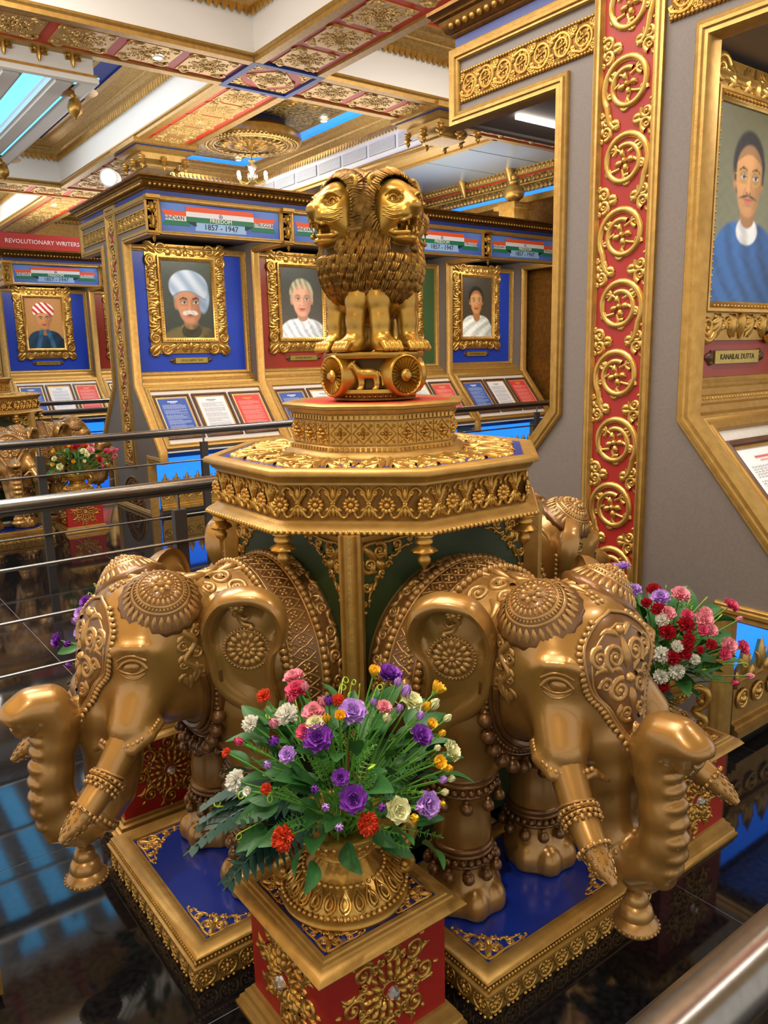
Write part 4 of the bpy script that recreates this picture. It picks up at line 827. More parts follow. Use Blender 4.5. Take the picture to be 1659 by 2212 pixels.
def bouquet(name, label, c, zv, blooms, zoom, R=(.27, .27, .26), zc=.13, nleaf=150, nfern=6, seed=1):
    """c centre of the urn, zv mouth height; blooms (kind, colour, zx, zy, r) in a zoomed view of the photo"""
    rg = random.Random(seed); t = thing(name, label, 'flowers', (c[0], c[1], zv)); o0 = A3(c[0], c[1], zv+zc); R = A3(*R)
    for kind, col, zx, zy, r in blooms:
        x, y, s = zoom[0]+zx/zoom[2], zoom[1]+zy/zoom[2], r/zoom[2]; d = px_ray(x, y); a = (EYE-o0)/R; b = d/R; A_ = b@b; B_ = a@b; C_ = a@a-1; disc = B_*B_-A_*C_
        tt = (-B_-math.sqrt(disc))/A_ if disc > 0 else -B_/A_
        p = EYE+d*tt; dep = tt*(d@_fw); rad = s*dep/FPX; n = (p-o0)/R**2; n /= np.linalg.norm(n); n = n+A3(0, 0, .25)-.25*d; n /= np.linalg.norm(n); p = p-o0+A3(0, 0, zc)
        ob = put(kind, flower_mesh(kind, col), t); sc = rad*{'rose': 1.32, 'carnation': 1.2, 'cup_flower': 1.25, 'rosebud': 2.1}[kind]; orient(ob, p-n*sc*.45, n, sc, rg.random()*6)
        st = MB(); base = A3(rg.uniform(-.04, .04), rg.uniform(-.04, .04), .0); q = p-n*sc*.4; k = np.linspace(0, 1, 8)[:, None]; mid = (base+q)/2*A3(.75, .75, 1.12); P = (1-k)**2*base+2*k*(1-k)*mid+k*k*q
        st.tube(P, np.linspace(.0025, .0019, 8), 5); st.lathe([(.001, -.5*sc), (.16*sc, -.42*sc), (.26*sc, -.1*sc), (.2*sc, .05*sc)], 6); v = st.v[-1]; Q = np.array(Vector(n).to_track_quat('Z', 'Y').to_matrix()); st.v[-1] = v@Q.T+(p-n*sc*.35); st.build('stem', 'stem', t)
    for i in range(nleaf):
        a = rg.random()*2*pi; e = rg.uniform(.02, 1.25); d = A3(math.cos(a)*math.cos(e), math.sin(a)*math.cos(e), math.sin(e)); rr = rg.choice((rg.uniform(.08, .2), rg.uniform(.17, .25))); p = d*rr*A3(1, 1, .9)+A3(0, 0, .03+.04*rg.random())
        ob = put('leaf', leaf_mesh('leaf'), t); orient_x(ob, p, d+A3(rg.uniform(-.5, .5), rg.uniform(-.5, .5), rg.uniform(-.3, .3)), rg.uniform(.055, .095), rg.uniform(-1, 1))
        if i % 3 == 0: ob = put('sprig', leaf_mesh('sprig'), t); orient_x(ob, d*.13+A3(0, 0, .05), d+A3(rg.uniform(-.3, .3), rg.uniform(-.3, .3), .1), rg.uniform(.1, .16), rg.random()*6)
        if i % 7 == 0: ob = put('tendril', leaf_mesh('tendril'), t); orient_x(ob, d*.2+A3(0, 0, .06), d+A3(0, 0, rg.uniform(-.4, .3)), rg.uniform(.08, .12), rg.random()*6)
    for i in range(nfern):
        a = 2.72+rg.uniform(-.5, .6) if nfern > 3 else rg.random()*6; d = A3(math.cos(a), math.sin(a), rg.uniform(-.05, .35)); ob = put('fern_frond', leaf_mesh('fern_frond'), t); orient_x(ob, d*.06+A3(0, 0, .03+.03*i/3), d, rg.uniform(.2, .29), rg.uniform(-.3, .3))
    return t
def bl(kind, col, *ps): return [(kind, col, *p) for p in ps]
FRONT = (bl('rose', 'purple', (790, 440, 65), (995, 790, 60), (1385, 425, 50), (1200, 75, 58), (920, 670, 38)) + bl('rosebud', 'purple', (555, 475, 30), (855, 250, 26), (780, 740, 26), (1150, 840, 25))
 + bl('rose', 'lilac', (990, 290, 62), (1430, 825, 56), (620, 540, 38)) + bl('rosebud', 'lilac', (1360, 845, 26), (1365, 330, 24), (840, 840, 26), (515, 605, 24), (915, 950, 26), (1240, 145, 22), (1285, 195, 30), (1250, 290, 22), (1490, 685, 22), (1105, 255, 20))
 + bl('carnation', 'petal_white', (615, 305, 62), (315, 690, 58), (405, 360, 46)) + bl('cup_flower', 'petal_white', (405, 750, 32))
 + bl('rose', 'cream', (780, 365, 45), (1330, 230, 50), (1255, 855, 55), (1560, 515, 45)) + bl('rosebud', 'cream', (1180, 345, 26), (1440, 270, 28), (1515, 345, 20), (1535, 680, 20), (1460, 510, 18), (1500, 755, 20))
 + bl('cup_flower', 'yellow', (1110, 80, 42), (1465, 175, 50), (920, 330, 40), (1430, 375, 38), (1470, 590, 50)) + bl('rosebud', 'yellow', (845, 345, 24), (1400, 280, 24), (1485, 430, 20), (1520, 625, 22), (1330, 900, 26), (1485, 820, 18))
 + bl('carnation', 'orange', (485, 205, 42), (590, 1020, 65), (1080, 935, 60), (275, 530, 28), (500, 735, 30), (905, 230, 36))
 + bl('rose', 'pink', (655, 95, 45), (770, 295, 50), (1170, 270, 34)) + bl('rose', 'hot_pink', (670, 165, 50), (720, 410, 38)) + bl('rosebud', 'hot_pink', (360, 475, 24), (650, 240, 20)) + bl('rosebud', 'pink', (550, 375, 28), (820, 250, 28), (725, 170, 24)))
RIGHT = (bl('rose', 'lilac', (490, 395, 38), (560, 520, 32), (705, 555, 38)) + bl('rosebud', 'lilac', (560, 570, 16)) + bl('rose', 'purple', (495, 510, 38), (430, 535, 25)) + bl('rosebud', 'purple', (435, 445, 20)) + bl('cup_flower', 'yellow', (478, 575, 28))
 + bl('carnation', 'rose_red', (670, 515, 36), (630, 590, 28), (695, 625, 38), (470, 625, 28), (745, 745, 42), (845, 705, 42), (860, 780, 30), (850, 820, 35), (775, 885, 38), (840, 865, 30), (980, 815, 30), (920, 845, 22), (720, 1040, 32), (525, 1040, 22))
 + bl('carnation', 'petal_white', (715, 680, 36), (710, 870, 42), (800, 825, 32), (795, 960, 40), (710, 990, 38), (890, 895, 28), (470, 690, 22)) + bl('rose', 'pink', (945, 675, 38), (745, 645, 32), (815, 540, 38), (950, 640, 26), (1080, 820, 35), (980, 735, 28))
 + bl('rose', 'hot_pink', (1090, 600, 32), (935, 735, 25), (850, 655, 25), (1055, 865, 28), (1155, 830, 30)) + bl('rosebud', 'hot_pink', (1095, 1020, 18)) + bl('rosebud', 'pink', (1120, 685, 15), (1175, 985, 18)))
LEFT = (bl('rose', 'purple', (545, 1355, 35), (350, 1605, 38)) + bl('rosebud', 'purple', (437, 1632, 22), (448, 1765, 20), (515, 1740, 18)) + bl('rose', 'lilac', (515, 1435, 42), (505, 1555, 34)) + bl('rosebud', 'lilac', (492, 1490, 26)) + bl('rosebud', 'rose_red', (1070, 1105, 24), (970, 1160, 22)) + bl('rose', 'petal_white', (1145, 1085, 34)) + bl('rose', 'pink', (700, 1500, 36), (900, 1400, 36)) + bl('rose', 'cream', (800, 1600, 36)))
# ------------------------------------------------------------------ paintings and prints (flat pictures as painted grids)
def hx(c): return np.array(srgb(c))
class Paint:
    def __init__(s, w, h, nx, ny, bg, bg2=None):
        s.w, s.h, s.nx, s.ny = w, h, nx, ny; u = np.linspace(-1, 1, nx); v = np.linspace(-h/w, h/w, ny); s.X, s.Y = np.meshgrid(u, v, indexing='ij')
        g = np.clip((s.Y*w/h+1)/2, 0, 1)[..., None]; s.C = hx(bg)*(1-g)+hx(bg2 or bg)*g
    def put(s, d, col, soft=.03, shade=None, mask=None):
        a = (np.clip(.5-d/soft, 0, 1)*(1 if mask is None else mask))[..., None]; c = hx(col) if isinstance(col, str) else col
        if shade is not None: c = c*shade[..., None]
        s.C = s.C*(1-a)+c*a
    def ell(s, cx, cy, rx, ry, ang=0):
        c, n = math.cos(ang), math.sin(ang); x = (s.X-cx)*c+(s.Y-cy)*n; y = -(s.X-cx)*n+(s.Y-cy)*c; return (np.sqrt((x/rx)**2+(y/ry)**2)-1)*min(rx, ry)
    def seg(s, a, b, r):
        a = A3(*a); b = A3(*b); d = b-a; t = np.clip(((s.X-a[0])*d[0]+(s.Y-a[1])*d[1])/(d@d), 0, 1); return np.hypot(s.X-a[0]-t*d[0], s.Y-a[1]-t*d[1])-r
    def mesh(s, name, mt='painting'):
        P = np.stack([s.X*s.w/2, s.Y*s.w/2, 0*s.X], -1); mb = MB(); mb.grid(P); me = mb.mesh(name, mt, False); at = me.color_attributes.new('paint', 'FLOAT_COLOR', 'POINT')
        at.data.foreach_set('color', np.concatenate([np.clip(s.C, 0, 1), np.ones(s.C.shape[:2]+(1,))], -1).astype(np.float32).ravel()); return me
def portrait(name, k):
    p = Paint(.545, .775, 108, 152, k['bg'], k.get('bg2')); hs = k.get('hs', 1.2); c0 = k.get('c', (.05, .1)); p.X = (p.X-c0[0])/hs; p.Y = (p.Y-c0[1])/hs; X, Y = p.X, p.Y; lit = k.get('lit', 1)
    sk = hx(k['skin']); sh = np.clip(1.02-.5*np.clip((X*lit-.08)/.4, 0, 1)-.12*np.clip((-.1-Y)/.4, 0, 1), .42, 1.1); rough = .5*np.sin(X*23+3*np.sin(Y*17))+.5*np.sin(Y*29+2*np.sin(X*13)); p.C = p.C*(1+.05*rough[..., None])
    fold = 1+.25*np.sin(X*k.get('fx', 9)+Y*k.get('fy', -7)+1.5*np.sin(Y*4))+.1*rough
    b = np.minimum(np.minimum(p.ell(0, -1.55, 1.15, .86), p.ell(-.42, -1.0, .5, .36, .5)), p.ell(.42, -1.0, .5, .36, -.5)); p.put(b, k['coat'], .05, np.clip(fold*(1.05-.35*X*lit), .45, 1.4))
    p.put(p.seg((.0, -.3), (.02, -.66), .2), sk*.7, .05, sh)
    if 'lapel' in k:
        for s_ in (-1, 1): p.put(np.maximum(np.abs(X-s_*(.16-.28*(Y+.62)))-.11, Y+.56), k['lapel'], .05, fold)
    if 'collar' in k: p.put(np.maximum(p.ell(.02, -.72, .3, .2), -p.ell(.01, -.52, .2, .16)), k['collar'], .03, np.clip(fold, .7, 1.1))
    if 'hair' in k: p.put(p.ell(-.02, .16, .43, .5), k['hair'], .04, 1+.45*np.sin(X*34+Y*12)*k.get('hk', .4))
    p.put(p.ell(-.385, -.02, .055, .13), sk*.8, .03); p.put(p.ell(.375, -.02, .05, .12), sk*.6, .03)
    face = np.minimum(p.ell(0, .06, .375, .42), p.ell(.005, -.2, .31, .32)); p.put(face, sk, .035, sh); FM_ = np.clip(.5-face/.035, 0, 1)
    p.put(p.ell(-.19*lit, -.1, .12, .11), np.clip(sk*1.16, 0, 1), .25, None, FM_); p.put(p.ell(-.04*lit, .25, .22, .1), np.clip(sk*1.14, 0, 1), .25, None, FM_); p.put(p.ell(-.02, -.42, .1, .06), np.clip(sk*1.08, 0, 1), .15); p.put(p.ell(.28*lit, -.12, .09, .3), sk*.55, .3, None, FM_)
    if 'hairline' in k: p.put(np.maximum(np.maximum(p.ell(-.02, .2, .44, .47), -(Y-.23-.13*np.cos(X*4.6))), -.0), k['hair'], .05, 1+.5*np.sin(X*30+Y*10)*k.get('hk', .4)); p.put(np.maximum(np.abs(np.abs(X)-.385)-.03, np.abs(Y-.12)-.16), k['hair'], .05)
    for s_ in (-1, 1):
        ex = .01+s_*.165; p.put(p.ell(ex, .055, .105, .07), sk*.6, .09); p.put(p.ell(ex, .035, .075, .036), 'd9d2c6', .02); p.put(p.ell(ex+.008, .038, .036, .037), '1c120c', .015); p.put(p.ell(ex-.004, .052, .009, .009), 'ffffff', .01); p.put(p.seg((ex-.08, .05), (ex+.08, .05+.01*s_), .008), '20140f', .018); p.put(p.ell(ex, -.045, .085, .012), sk*.72, .04)
        p.put(p.seg((ex-s_*.075, .125), (ex+s_*.02, .155), .02), k.get('brow', '2a1c14'), .03); p.put(p.seg((ex+s_*.02, .155), (ex+s_*.11, .115), .014), k.get('brow', '2a1c14'), .03)
    p.put(p.seg((.05*lit, .06), (.07*lit, -.13), .018), sk*.66, .07); p.put(p.seg((-.005, .05), (-.005, -.12), .022), np.clip(sk*1.2, 0, 1), .05); p.put(p.ell(.005, -.155, .085, .045), sk*.9, .04); p.put(p.ell(-.012, -.14, .035, .03), np.clip(sk*1.3, 0, 1), .04)
    for s_ in (-1, 1): p.put(p.ell(.005+s_*.05, -.18, .02, .012), sk*.35, .018); p.put(p.seg((s_*.105, -.14), (s_*.165, -.27), .008), sk*.68, .04)
    p.put(p.ell(.0, -.275, .115, .022), k.get('lip', '8e4436'), .022); p.put(p.ell(.0, -.315, .1, .028), np.clip(hx(k.get('lip', '8e4436'))*1.25, 0, 1), .025); p.put(p.seg((-.12, -.29), (.12, -.29), .005), '3a1814', .012); p.put(p.ell(.0, -.36, .08, .015), sk*.66, .04)
    if 'mous' in k: p.put(np.minimum(p.ell(-.095, -.235, .135, k.get('mw', .04), .22), p.ell(.095, -.235, .135, k.get('mw', .04), -.22)), k['mous'], .022, 1+.12*np.sin(X*40+Y*20))
    if 'glass' in k:
        for s_ in (-1, 1): p.put(np.abs(p.ell(.01+s_*.165, .03, .125, .105))-.007, k['glass'], .012)
        p.put(p.seg((-.03, .05), (.05, .05), .007), k['glass'], .012); p.put(p.seg((-.28, .05), (-.38, .06), .006), k['glass'], .012)
    if 'turban' in k:
        t = np.maximum(p.ell(.0, .44, .56, .44, -.08), -(Y-.16-.16*np.cos((X+.08)*3.6))); st = .5+.5*np.sin((X*.75+Y*.8)*k.get('tf', 13)+1.4*np.sin(X*3)); col = np.where((st > .5)[..., None], hx(k['turban']), hx(k['turban2'])) if 'stripe' in k else hx(k['turban'])*st[..., None]+hx(k['turban2'])*(1-st[..., None])
        if k.get('tail'): p.put(p.ell(.43, .12, .15, .36, -.12), hx(k['turban2']), .04, .75+.35*st)
        p.put(t, col, .03, np.clip(1.05-.35*np.clip(X*lit, -.2, 1)+.12*Y, .5, 1.15)); p.put(np.abs(Y-.17-.16*np.cos((X+.08)*3.6)+.0)+.0+np.where(np.abs(X) < .48, 0, 1)-.012, hx(k['turban2'])*.45, .03)
    p.X = p.X*hs+c0[0]; p.Y = p.Y*hs+c0[1]
    return p.mesh(name)
PORT = {
 'turban': dict(hs=1.42, bg='30362f', bg2='49514a', skin='b98262', coat='5a5230', lapel='6e6638', collar='3a3520', turban='c3d0e2', turban2='8fa6c4', tail=1, mous='c9c4bc', mw=.06, hair='8d8a84', c=(.06, -.14)),
 'lace': dict(hs=1.3, bg='5b584e', bg2='3d413f', skin='dba58c', coat='d3dde8', fx=22, fy=18, collar='e6edf3', hair='a9a68c', hairline=1, hk=.9, brow='8a7a66', lip='b05a50', c=(.02, .12)),
 'suit': dict(bg='3a352c', bg2='51493c', skin='b07a50', coat='22303a', collar='cfcfca', hair='18120e', hairline=1, mous='1c1410', c=(0, .1)),
 'shawl': dict(hs=1.12, bg='4a4234', bg2='3b382f', skin='c88d5c', coat='d7deda', fx=8, fy=-12, hair='17130f', hairline=1, glass='c9b37a', c=(-.04, .28)),
 'stripes': dict(hs=1.08, bg='c79a5e', bg2='a9743f', skin='c98a58', coat='1f3a52', lapel='2f628a', turban='e9e4dc', turban2='b3272b', stripe=1, tf=22, hair='8f8a80', c=(-.02, .24)),
 'dark': dict(bg='2f2a26', bg2='3c3530', skin='a87350', coat='3a3532', hair='15110e', hairline=1, mous='1a1410', c=(0, .1)),
 'blue': dict(hs=1.05, bg='8c8f76', bg2='5d5c46', skin='c9935f', coat='2a5ea0', fx=14, fy=9, collar='e3e6ea', hair='1c1c22', hairline=1, glass='c2a04c', mous='3a2a22', mw=.018, lip='b4605c', c=(.0, .42))}
def page(name, bg, ink, title, seed):
    p = Paint(.3, .46, 62, 96, bg); rg = random.Random(seed); p.put(np.abs(np.maximum(np.abs(p.X)-.9, np.abs(p.Y)-.9*p.h/p.w))-.006, bg, .01)
    y = 1.36; p.put(np.maximum(np.abs(p.X)-.36, np.abs(p.Y-1.28)-.035), title, .03); p.put(np.maximum(np.abs(p.X)-.2, np.abs(p.Y-1.17)-.018), title, .03); r = 1.0; k = 0
    wd = np.sin(p.X*37+np.floor(p.Y*13)*2.7)+np.sin(p.X*61+np.floor(p.Y*13)*5.1)
    while r > -1.2:
        L = .8 if rg.random() > .25 else rg.uniform(.2, .6); m_ = np.maximum(np.maximum(-.8-p.X, p.X-(-.8+.8+L)), np.abs(p.Y-r)-.02)
        a = np.clip(.5-m_/.02, 0, 1)*np.clip(.75+.5*wd, 0, 1); p.C = p.C*(1-a[..., None]*.8)+hx(ink)*a[..., None]*.8; k += 1; r -= .075 if k % 5 else .13
    return p.mesh(name, 'print')
TX = {}
def txt(s, size, mt, sx=1.0):
    k = (s, size, mt, sx)
    if k not in TX:
        c = bpy.data.curves.new('lettering', 'FONT'); c.body = s; c.size = size; c.align_x = 'CENTER'; c.align_y = 'CENTER'; c.extrude = .0008; c.resolution_u = 2
        o = bpy.data.objects.new('lettering', c); COL.objects.link(o); bpy.context.view_layer.update(); me = bpy.data.meshes.new_from_object(o.evaluated_get(bpy.context.evaluated_depsgraph_get())); bpy.data.objects.remove(o); bpy.data.curves.remove(c)
        me.materials.clear(); me.materials.append(MATS[mt])
        if sx != 1: me.transform(Matrix.Diagonal((sx, 1, 1, 1)))
        TX[k] = me
    return TX[k]
# ------------------------------------------------------------------ ornate portrait frame (shared), faces +z in its own plane
FW, FH, PW, PH = .91, 1.15, .545, .775
def make_frame_meshes():
    mb = MB(); ol = []
    for sx, sy in ((1, 1), (-1, 1), (-1, -1), (1, -1)): pass
    w, h = FW/2-.022, FH/2-.022; P = rect(-PW/2, PW/2, -PH/2, PH/2)
    mb.sweep(P, ZUP, [(-.004, 0), (-.004, .014), (-(w-PW/2)*.5, .018), (-(w-PW/2), .010), (-(w-PW/2), 0)]); MESH['frame_board'] = mb.mesh('frame_board', 'gold')
    mb = MB(); mb.sweep(P, ZUP, [(.0, .0), (.0, .022), (-.01, .028), (-.014, .034), (-.024, .036), (-.03, .045), (-.042, .045), (-.046, .03)]); MESH['inner_moulding'] = mb.mesh('inner_moulding', 'gold_bright')
    mb = MB(); n = 26
    for i in range(20):
        x = (i+.5)/20*PW-PW/2; mb.beads([(x, PH/2+.02, .037), (x, -PH/2-.02, .037)], .008, 5, 4)
    for i in range(28):
        y = (i+.5)/28*PH-PH/2; mb.beads([(PW/2+.02, y, .037), (-PW/2-.02, y, .037)], .008, 5, 4)
    MESH['frame_beads'] = mb.mesh('frame_beads', 'gold_bright')
    H = []; W2, H2 = FW/2, FH/2
    # one quarter (+x,+y), mirrored
    Q = spiral((W2-.075, H2-.185), .058, -1.2, 1.6, .017, 1, .25, 18)+spiral((W2-.185, H2-.075), .058, 2.8, 1.6, .017, -1, .25, 18)
    Q += [leaf((W2-.13, H2-.12), (W2-.012, H2-.012), .03, 0), leaf((W2-.11, H2-.06), (W2-.03, H2-.01), .018, .2, 5), leaf((W2-.06, H2-.11), (W2-.01, H2-.03), .018, -.2, 5)]
    for yc, sg in ((H2-.31, 1), (H2-.47, -1)):
        Q.append(curve([(W2-.14, yc-.08*sg), (W2-.075, yc-.055*sg), (W2-.06, yc), (W2-.10, yc+.05*sg), (W2-.135, yc+.03*sg)], .016, .009, 16, 1.1))
        for q, an in enumerate((-.9, -.45, 0, .45, .9, 1.3)): Q.append(leaf((W2-.115, yc+(.012*q-.03)*sg), (W2-.115+(.105-.01*abs(q-2))*math.cos(an), yc+(.012*q-.03+.085*math.sin(an))*sg), .026, .18*sg, 7, .7))
        Q += spiral((W2-.1, yc-.005*sg), .03, 1, 1.5, .012, sg, .25, 14)+spiral((W2-.05, yc+.07*sg), .02, 2, 1.2, .009, -sg, .3, 10)
    for xc, sg in ((W2-.27, 1), (W2-.38, -1)):
        for q, an in enumerate((.35, .8, 1.25, 1.7, 2.1)): Q.append(leaf((xc+(.012*q-.02)*sg, H2-.135), (xc+(.012*q-.02+.085*math.cos(an))*sg, H2-.135+.1*math.sin(an)), .024, .15*sg, 7, .7))
        Q += spiral((xc-.03*sg, H2-.1), .026, 1, 1.4, .011, sg, .25, 12)
    Q += spiral((.055, H2-.1), .03, 0, 1.4, .012, 1, .3, 12)+spiral((W2-.1, .045), .03, 1, 1.4, .012, 1, .3, 12)
    V = lambda S: [(p*np.array([1, -1]), r, h) for p, r, h in S]
    S = both(Q); S = S+V(S); S += [leaf((0, H2-.16), (0, H2-.03), .026, 0), leaf((0, -H2+.16), (0, -H2+.03), .026, 0), leaf((-W2+.15, 0), (-W2+.03, 0), .024, 0), leaf((W2-.15, 0), (W2-.03, 0), .024, 0)]
    mb = MB(); relief(mb, [(p, r, h*1.25) for p, r, h in S], FLAT, 6, .014); MESH['frame_carving'] = mb.mesh('frame_carving', 'gold_bright')
    mb = MB(); mb.box((0, 0, .006), (.36, .055, .012)); MESH['plate'] = mb.mesh('plate', 'brass', False)
    mb = MB()
    for s in (-1, 1): relief(mb, [leaf((s*.19, .0), (s*.245, 0), .022, 0), leaf((s*.18, .018), (s*.22, .014), .012, .2, 5), leaf((s*.18, -.018), (s*.22, -.014), .012, .2, 5)], FLAT, 5)
    mb.box((0, 0, .002), (.40, .06, .004)); MESH['plate_ends'] = mb.mesh('plate_ends', 'wood')
    for nm, bg, ink, tt, sd in (('blue', '2b4f9e', 'b8c8ea', 'e8e8f0', 1), ('white', 'd8dbe2', '3a3a40', '6a6a70', 2), ('red', 'c93a34', 'e8b0a8', 'f2a040', 3), ('note', 'e2e4ea', '303036', 'c03a3a', 4)): MESH['page_'+nm] = page('page', bg, ink, tt, sd)
    mb = MB(); mb.sweep(rect(-.165, .165, -.245, .245), ZUP, [(-.03, 0), (-.03, .018), (-.022, .024), (-.008, .02), (-.006, .012), (.0, .012), (.0, 0)]); MESH['doc_frame'] = mb.mesh('doc_frame', 'wood')
    mb = MB(); mb.sweep(rect(-.165, .165, -.245, .245), ZUP, [(.0, .004), (.0, .013), (.008, .012), (.009, .004)]); MESH['doc_fillet'] = mb.mesh('doc_fillet', 'gold_bright')
    mb = MB(); mb.box((0, 0, .002), (.33, .49, .004)); MESH['doc_mat'] = mb.mesh('doc_mat', 'flag_white', False)
def hang_portrait(key, label, x, y, z, plate, plabel):
    t = thing('portrait_painting', label, 'painting', (x, y, z)); t.rotation_euler = (pi/2, 0, 0)
    for n in ('frame_board', 'inner_moulding', 'frame_carving', 'frame_beads'): put(n, MESH[n], t)
    put('canvas', portrait('canvas', PORT[key]), t, (0, 0, .012))
    if plate:
        p = thing('name_plate', plabel, 'plaque', (x, y, z-FH/2-.045)); p.rotation_euler = (pi/2, 0, 0); pl = put('plate', MESH['plate'], p); put('plate_ends', MESH['plate_ends'], p)
        put('lettering', txt(plate, .034, 'ink', min(1, .3/(.021*len(plate)))), pl, (0, 0, .0125))
    return t
# ------------------------------------------------------------------ exhibition booth (double-sided row of alcoves)
def make_booth_meshes():
    S = P_vine(2.43, .25, 9); mb = MB(); relief(mb, S, FLAT, 5); MESH['pillar_vine'] = mb.mesh('pillar_vine', 'gold_bright')
    S = P_vine(.76, .12, 7, 1.2); mb = MB(); relief(mb, S, FLAT, 4); MESH['beam_vine'] = mb.mesh('beam_vine', 'gold')
    mb = MB(); mb.beads([(x, s*.062, .003) for x in np.arange(.008, .76, .0165) for s in (-1, 1)], .0075, 5, 4); MESH['beam_beads'] = mb.mesh('beam_beads', 'gold_bright')
    # carved bracket on the beam, faces +z, y up
    mb = MB(); mb.box((0, 0, .01), (.1, .30, .02)); mb.box((0, .155, .03), (.13, .03, .075)); mb.box((0, .135, .02), (.115, .015, .05)); mb.box((0, -.15, .025), (.12, .02, .055)); mb.box((0, -.168, .018), (.1, .012, .04))
    S = both(spiral((.02, .07), .03, 1, 1.4, .014, 1, .25, 14)+spiral((.022, -.03), .026, -1, 1.4, .013, -1, .25, 14)+spiral((.018, -.095), .022, 1, 1.3, .012, 1, .3, 12)+[leaf((.01, .02), (.045, .05), .014, .2, 5)])+[leaf((0, -.12), (0, .02), .018, 0, 7, 1.3), leaf((0, .03), (0, .12), .018, 0, 7, 1.3)]
    relief(mb, [(p, r, h*1.6) for p, r, h in S], FLAT, 5, .02); mb.lathe([(.002, -.07), (.012, -.05), (.018, -.03), (.01, -.02), (.02, -.008), (.014, 0)], 12); v = mb.v[-1]; mb.v[-1] = np.stack([v[:, 0], v[:, 2]-.17, v[:, 1]+.03], 1); MESH['beam_bracket'] = mb.mesh('beam_bracket', 'gold')
    # crest frieze unit for the plinth: width .11
    S = [ring((0, .08), .034, .008, 18), bead((0, .08), .018)]+rosette((0, .08), .03, 8, .006, .5)+[leaf((0, .17), (0, .30), .022, 0), leaf((-.02, .18), (-.045, .25), .014, -.2, 5), leaf((.02, .18), (.045, .25), .014, .2, 5), leaf((-.045, .15), (-.055, .2), .012, 0, 5), leaf((.045, .15), (.055, .2), .012, 0, 5)]
    mb = MB(); relief(mb, S, FLAT, 5, .004); mb.prism([(-.056, .13), (.056, .13), (.056, .19), (.03, .215), (0, .285), (-.03, .215), (-.056, .19)], -.012, .004); MESH['crest'] = mb.mesh('crest', 'gold_bright')
    # half-round carving on the side wall foot
    mb = MB(); S = []
    for r, w in ((.30, .012), (.24, .008), (.13, .008)): S.append(ring((0, 0), r, w, 26, 1, 0, pi))
    for a in np.linspace(.12, pi-.12, 15): S += xf(spiral((.27, 0), .02, 1, 1.2, .008, 1, .3, 9), 1, a)+xf([leaf((.15, 0), (.23, 0), .016, 0, 5)], 1, a)
    for a in np.linspace(.3, pi-.3, 6): S += xf([leaf((.03, 0), (.12, 0), .016, 0, 5)], 1, a)
    relief(mb, S, FLAT, 5); MESH['foot_arch'] = mb.mesh('foot_arch', 'gold_dark')
def booth_outline(z0, z1): h = [(.53, 0), (.53, .57), (.86, .57), (.86, .68), (.33, 1.30), (.33, z0), (.98, z0), (.98, z1)]; return h+[(-a, b) for a, b in h[::-1]]
BOARD = None
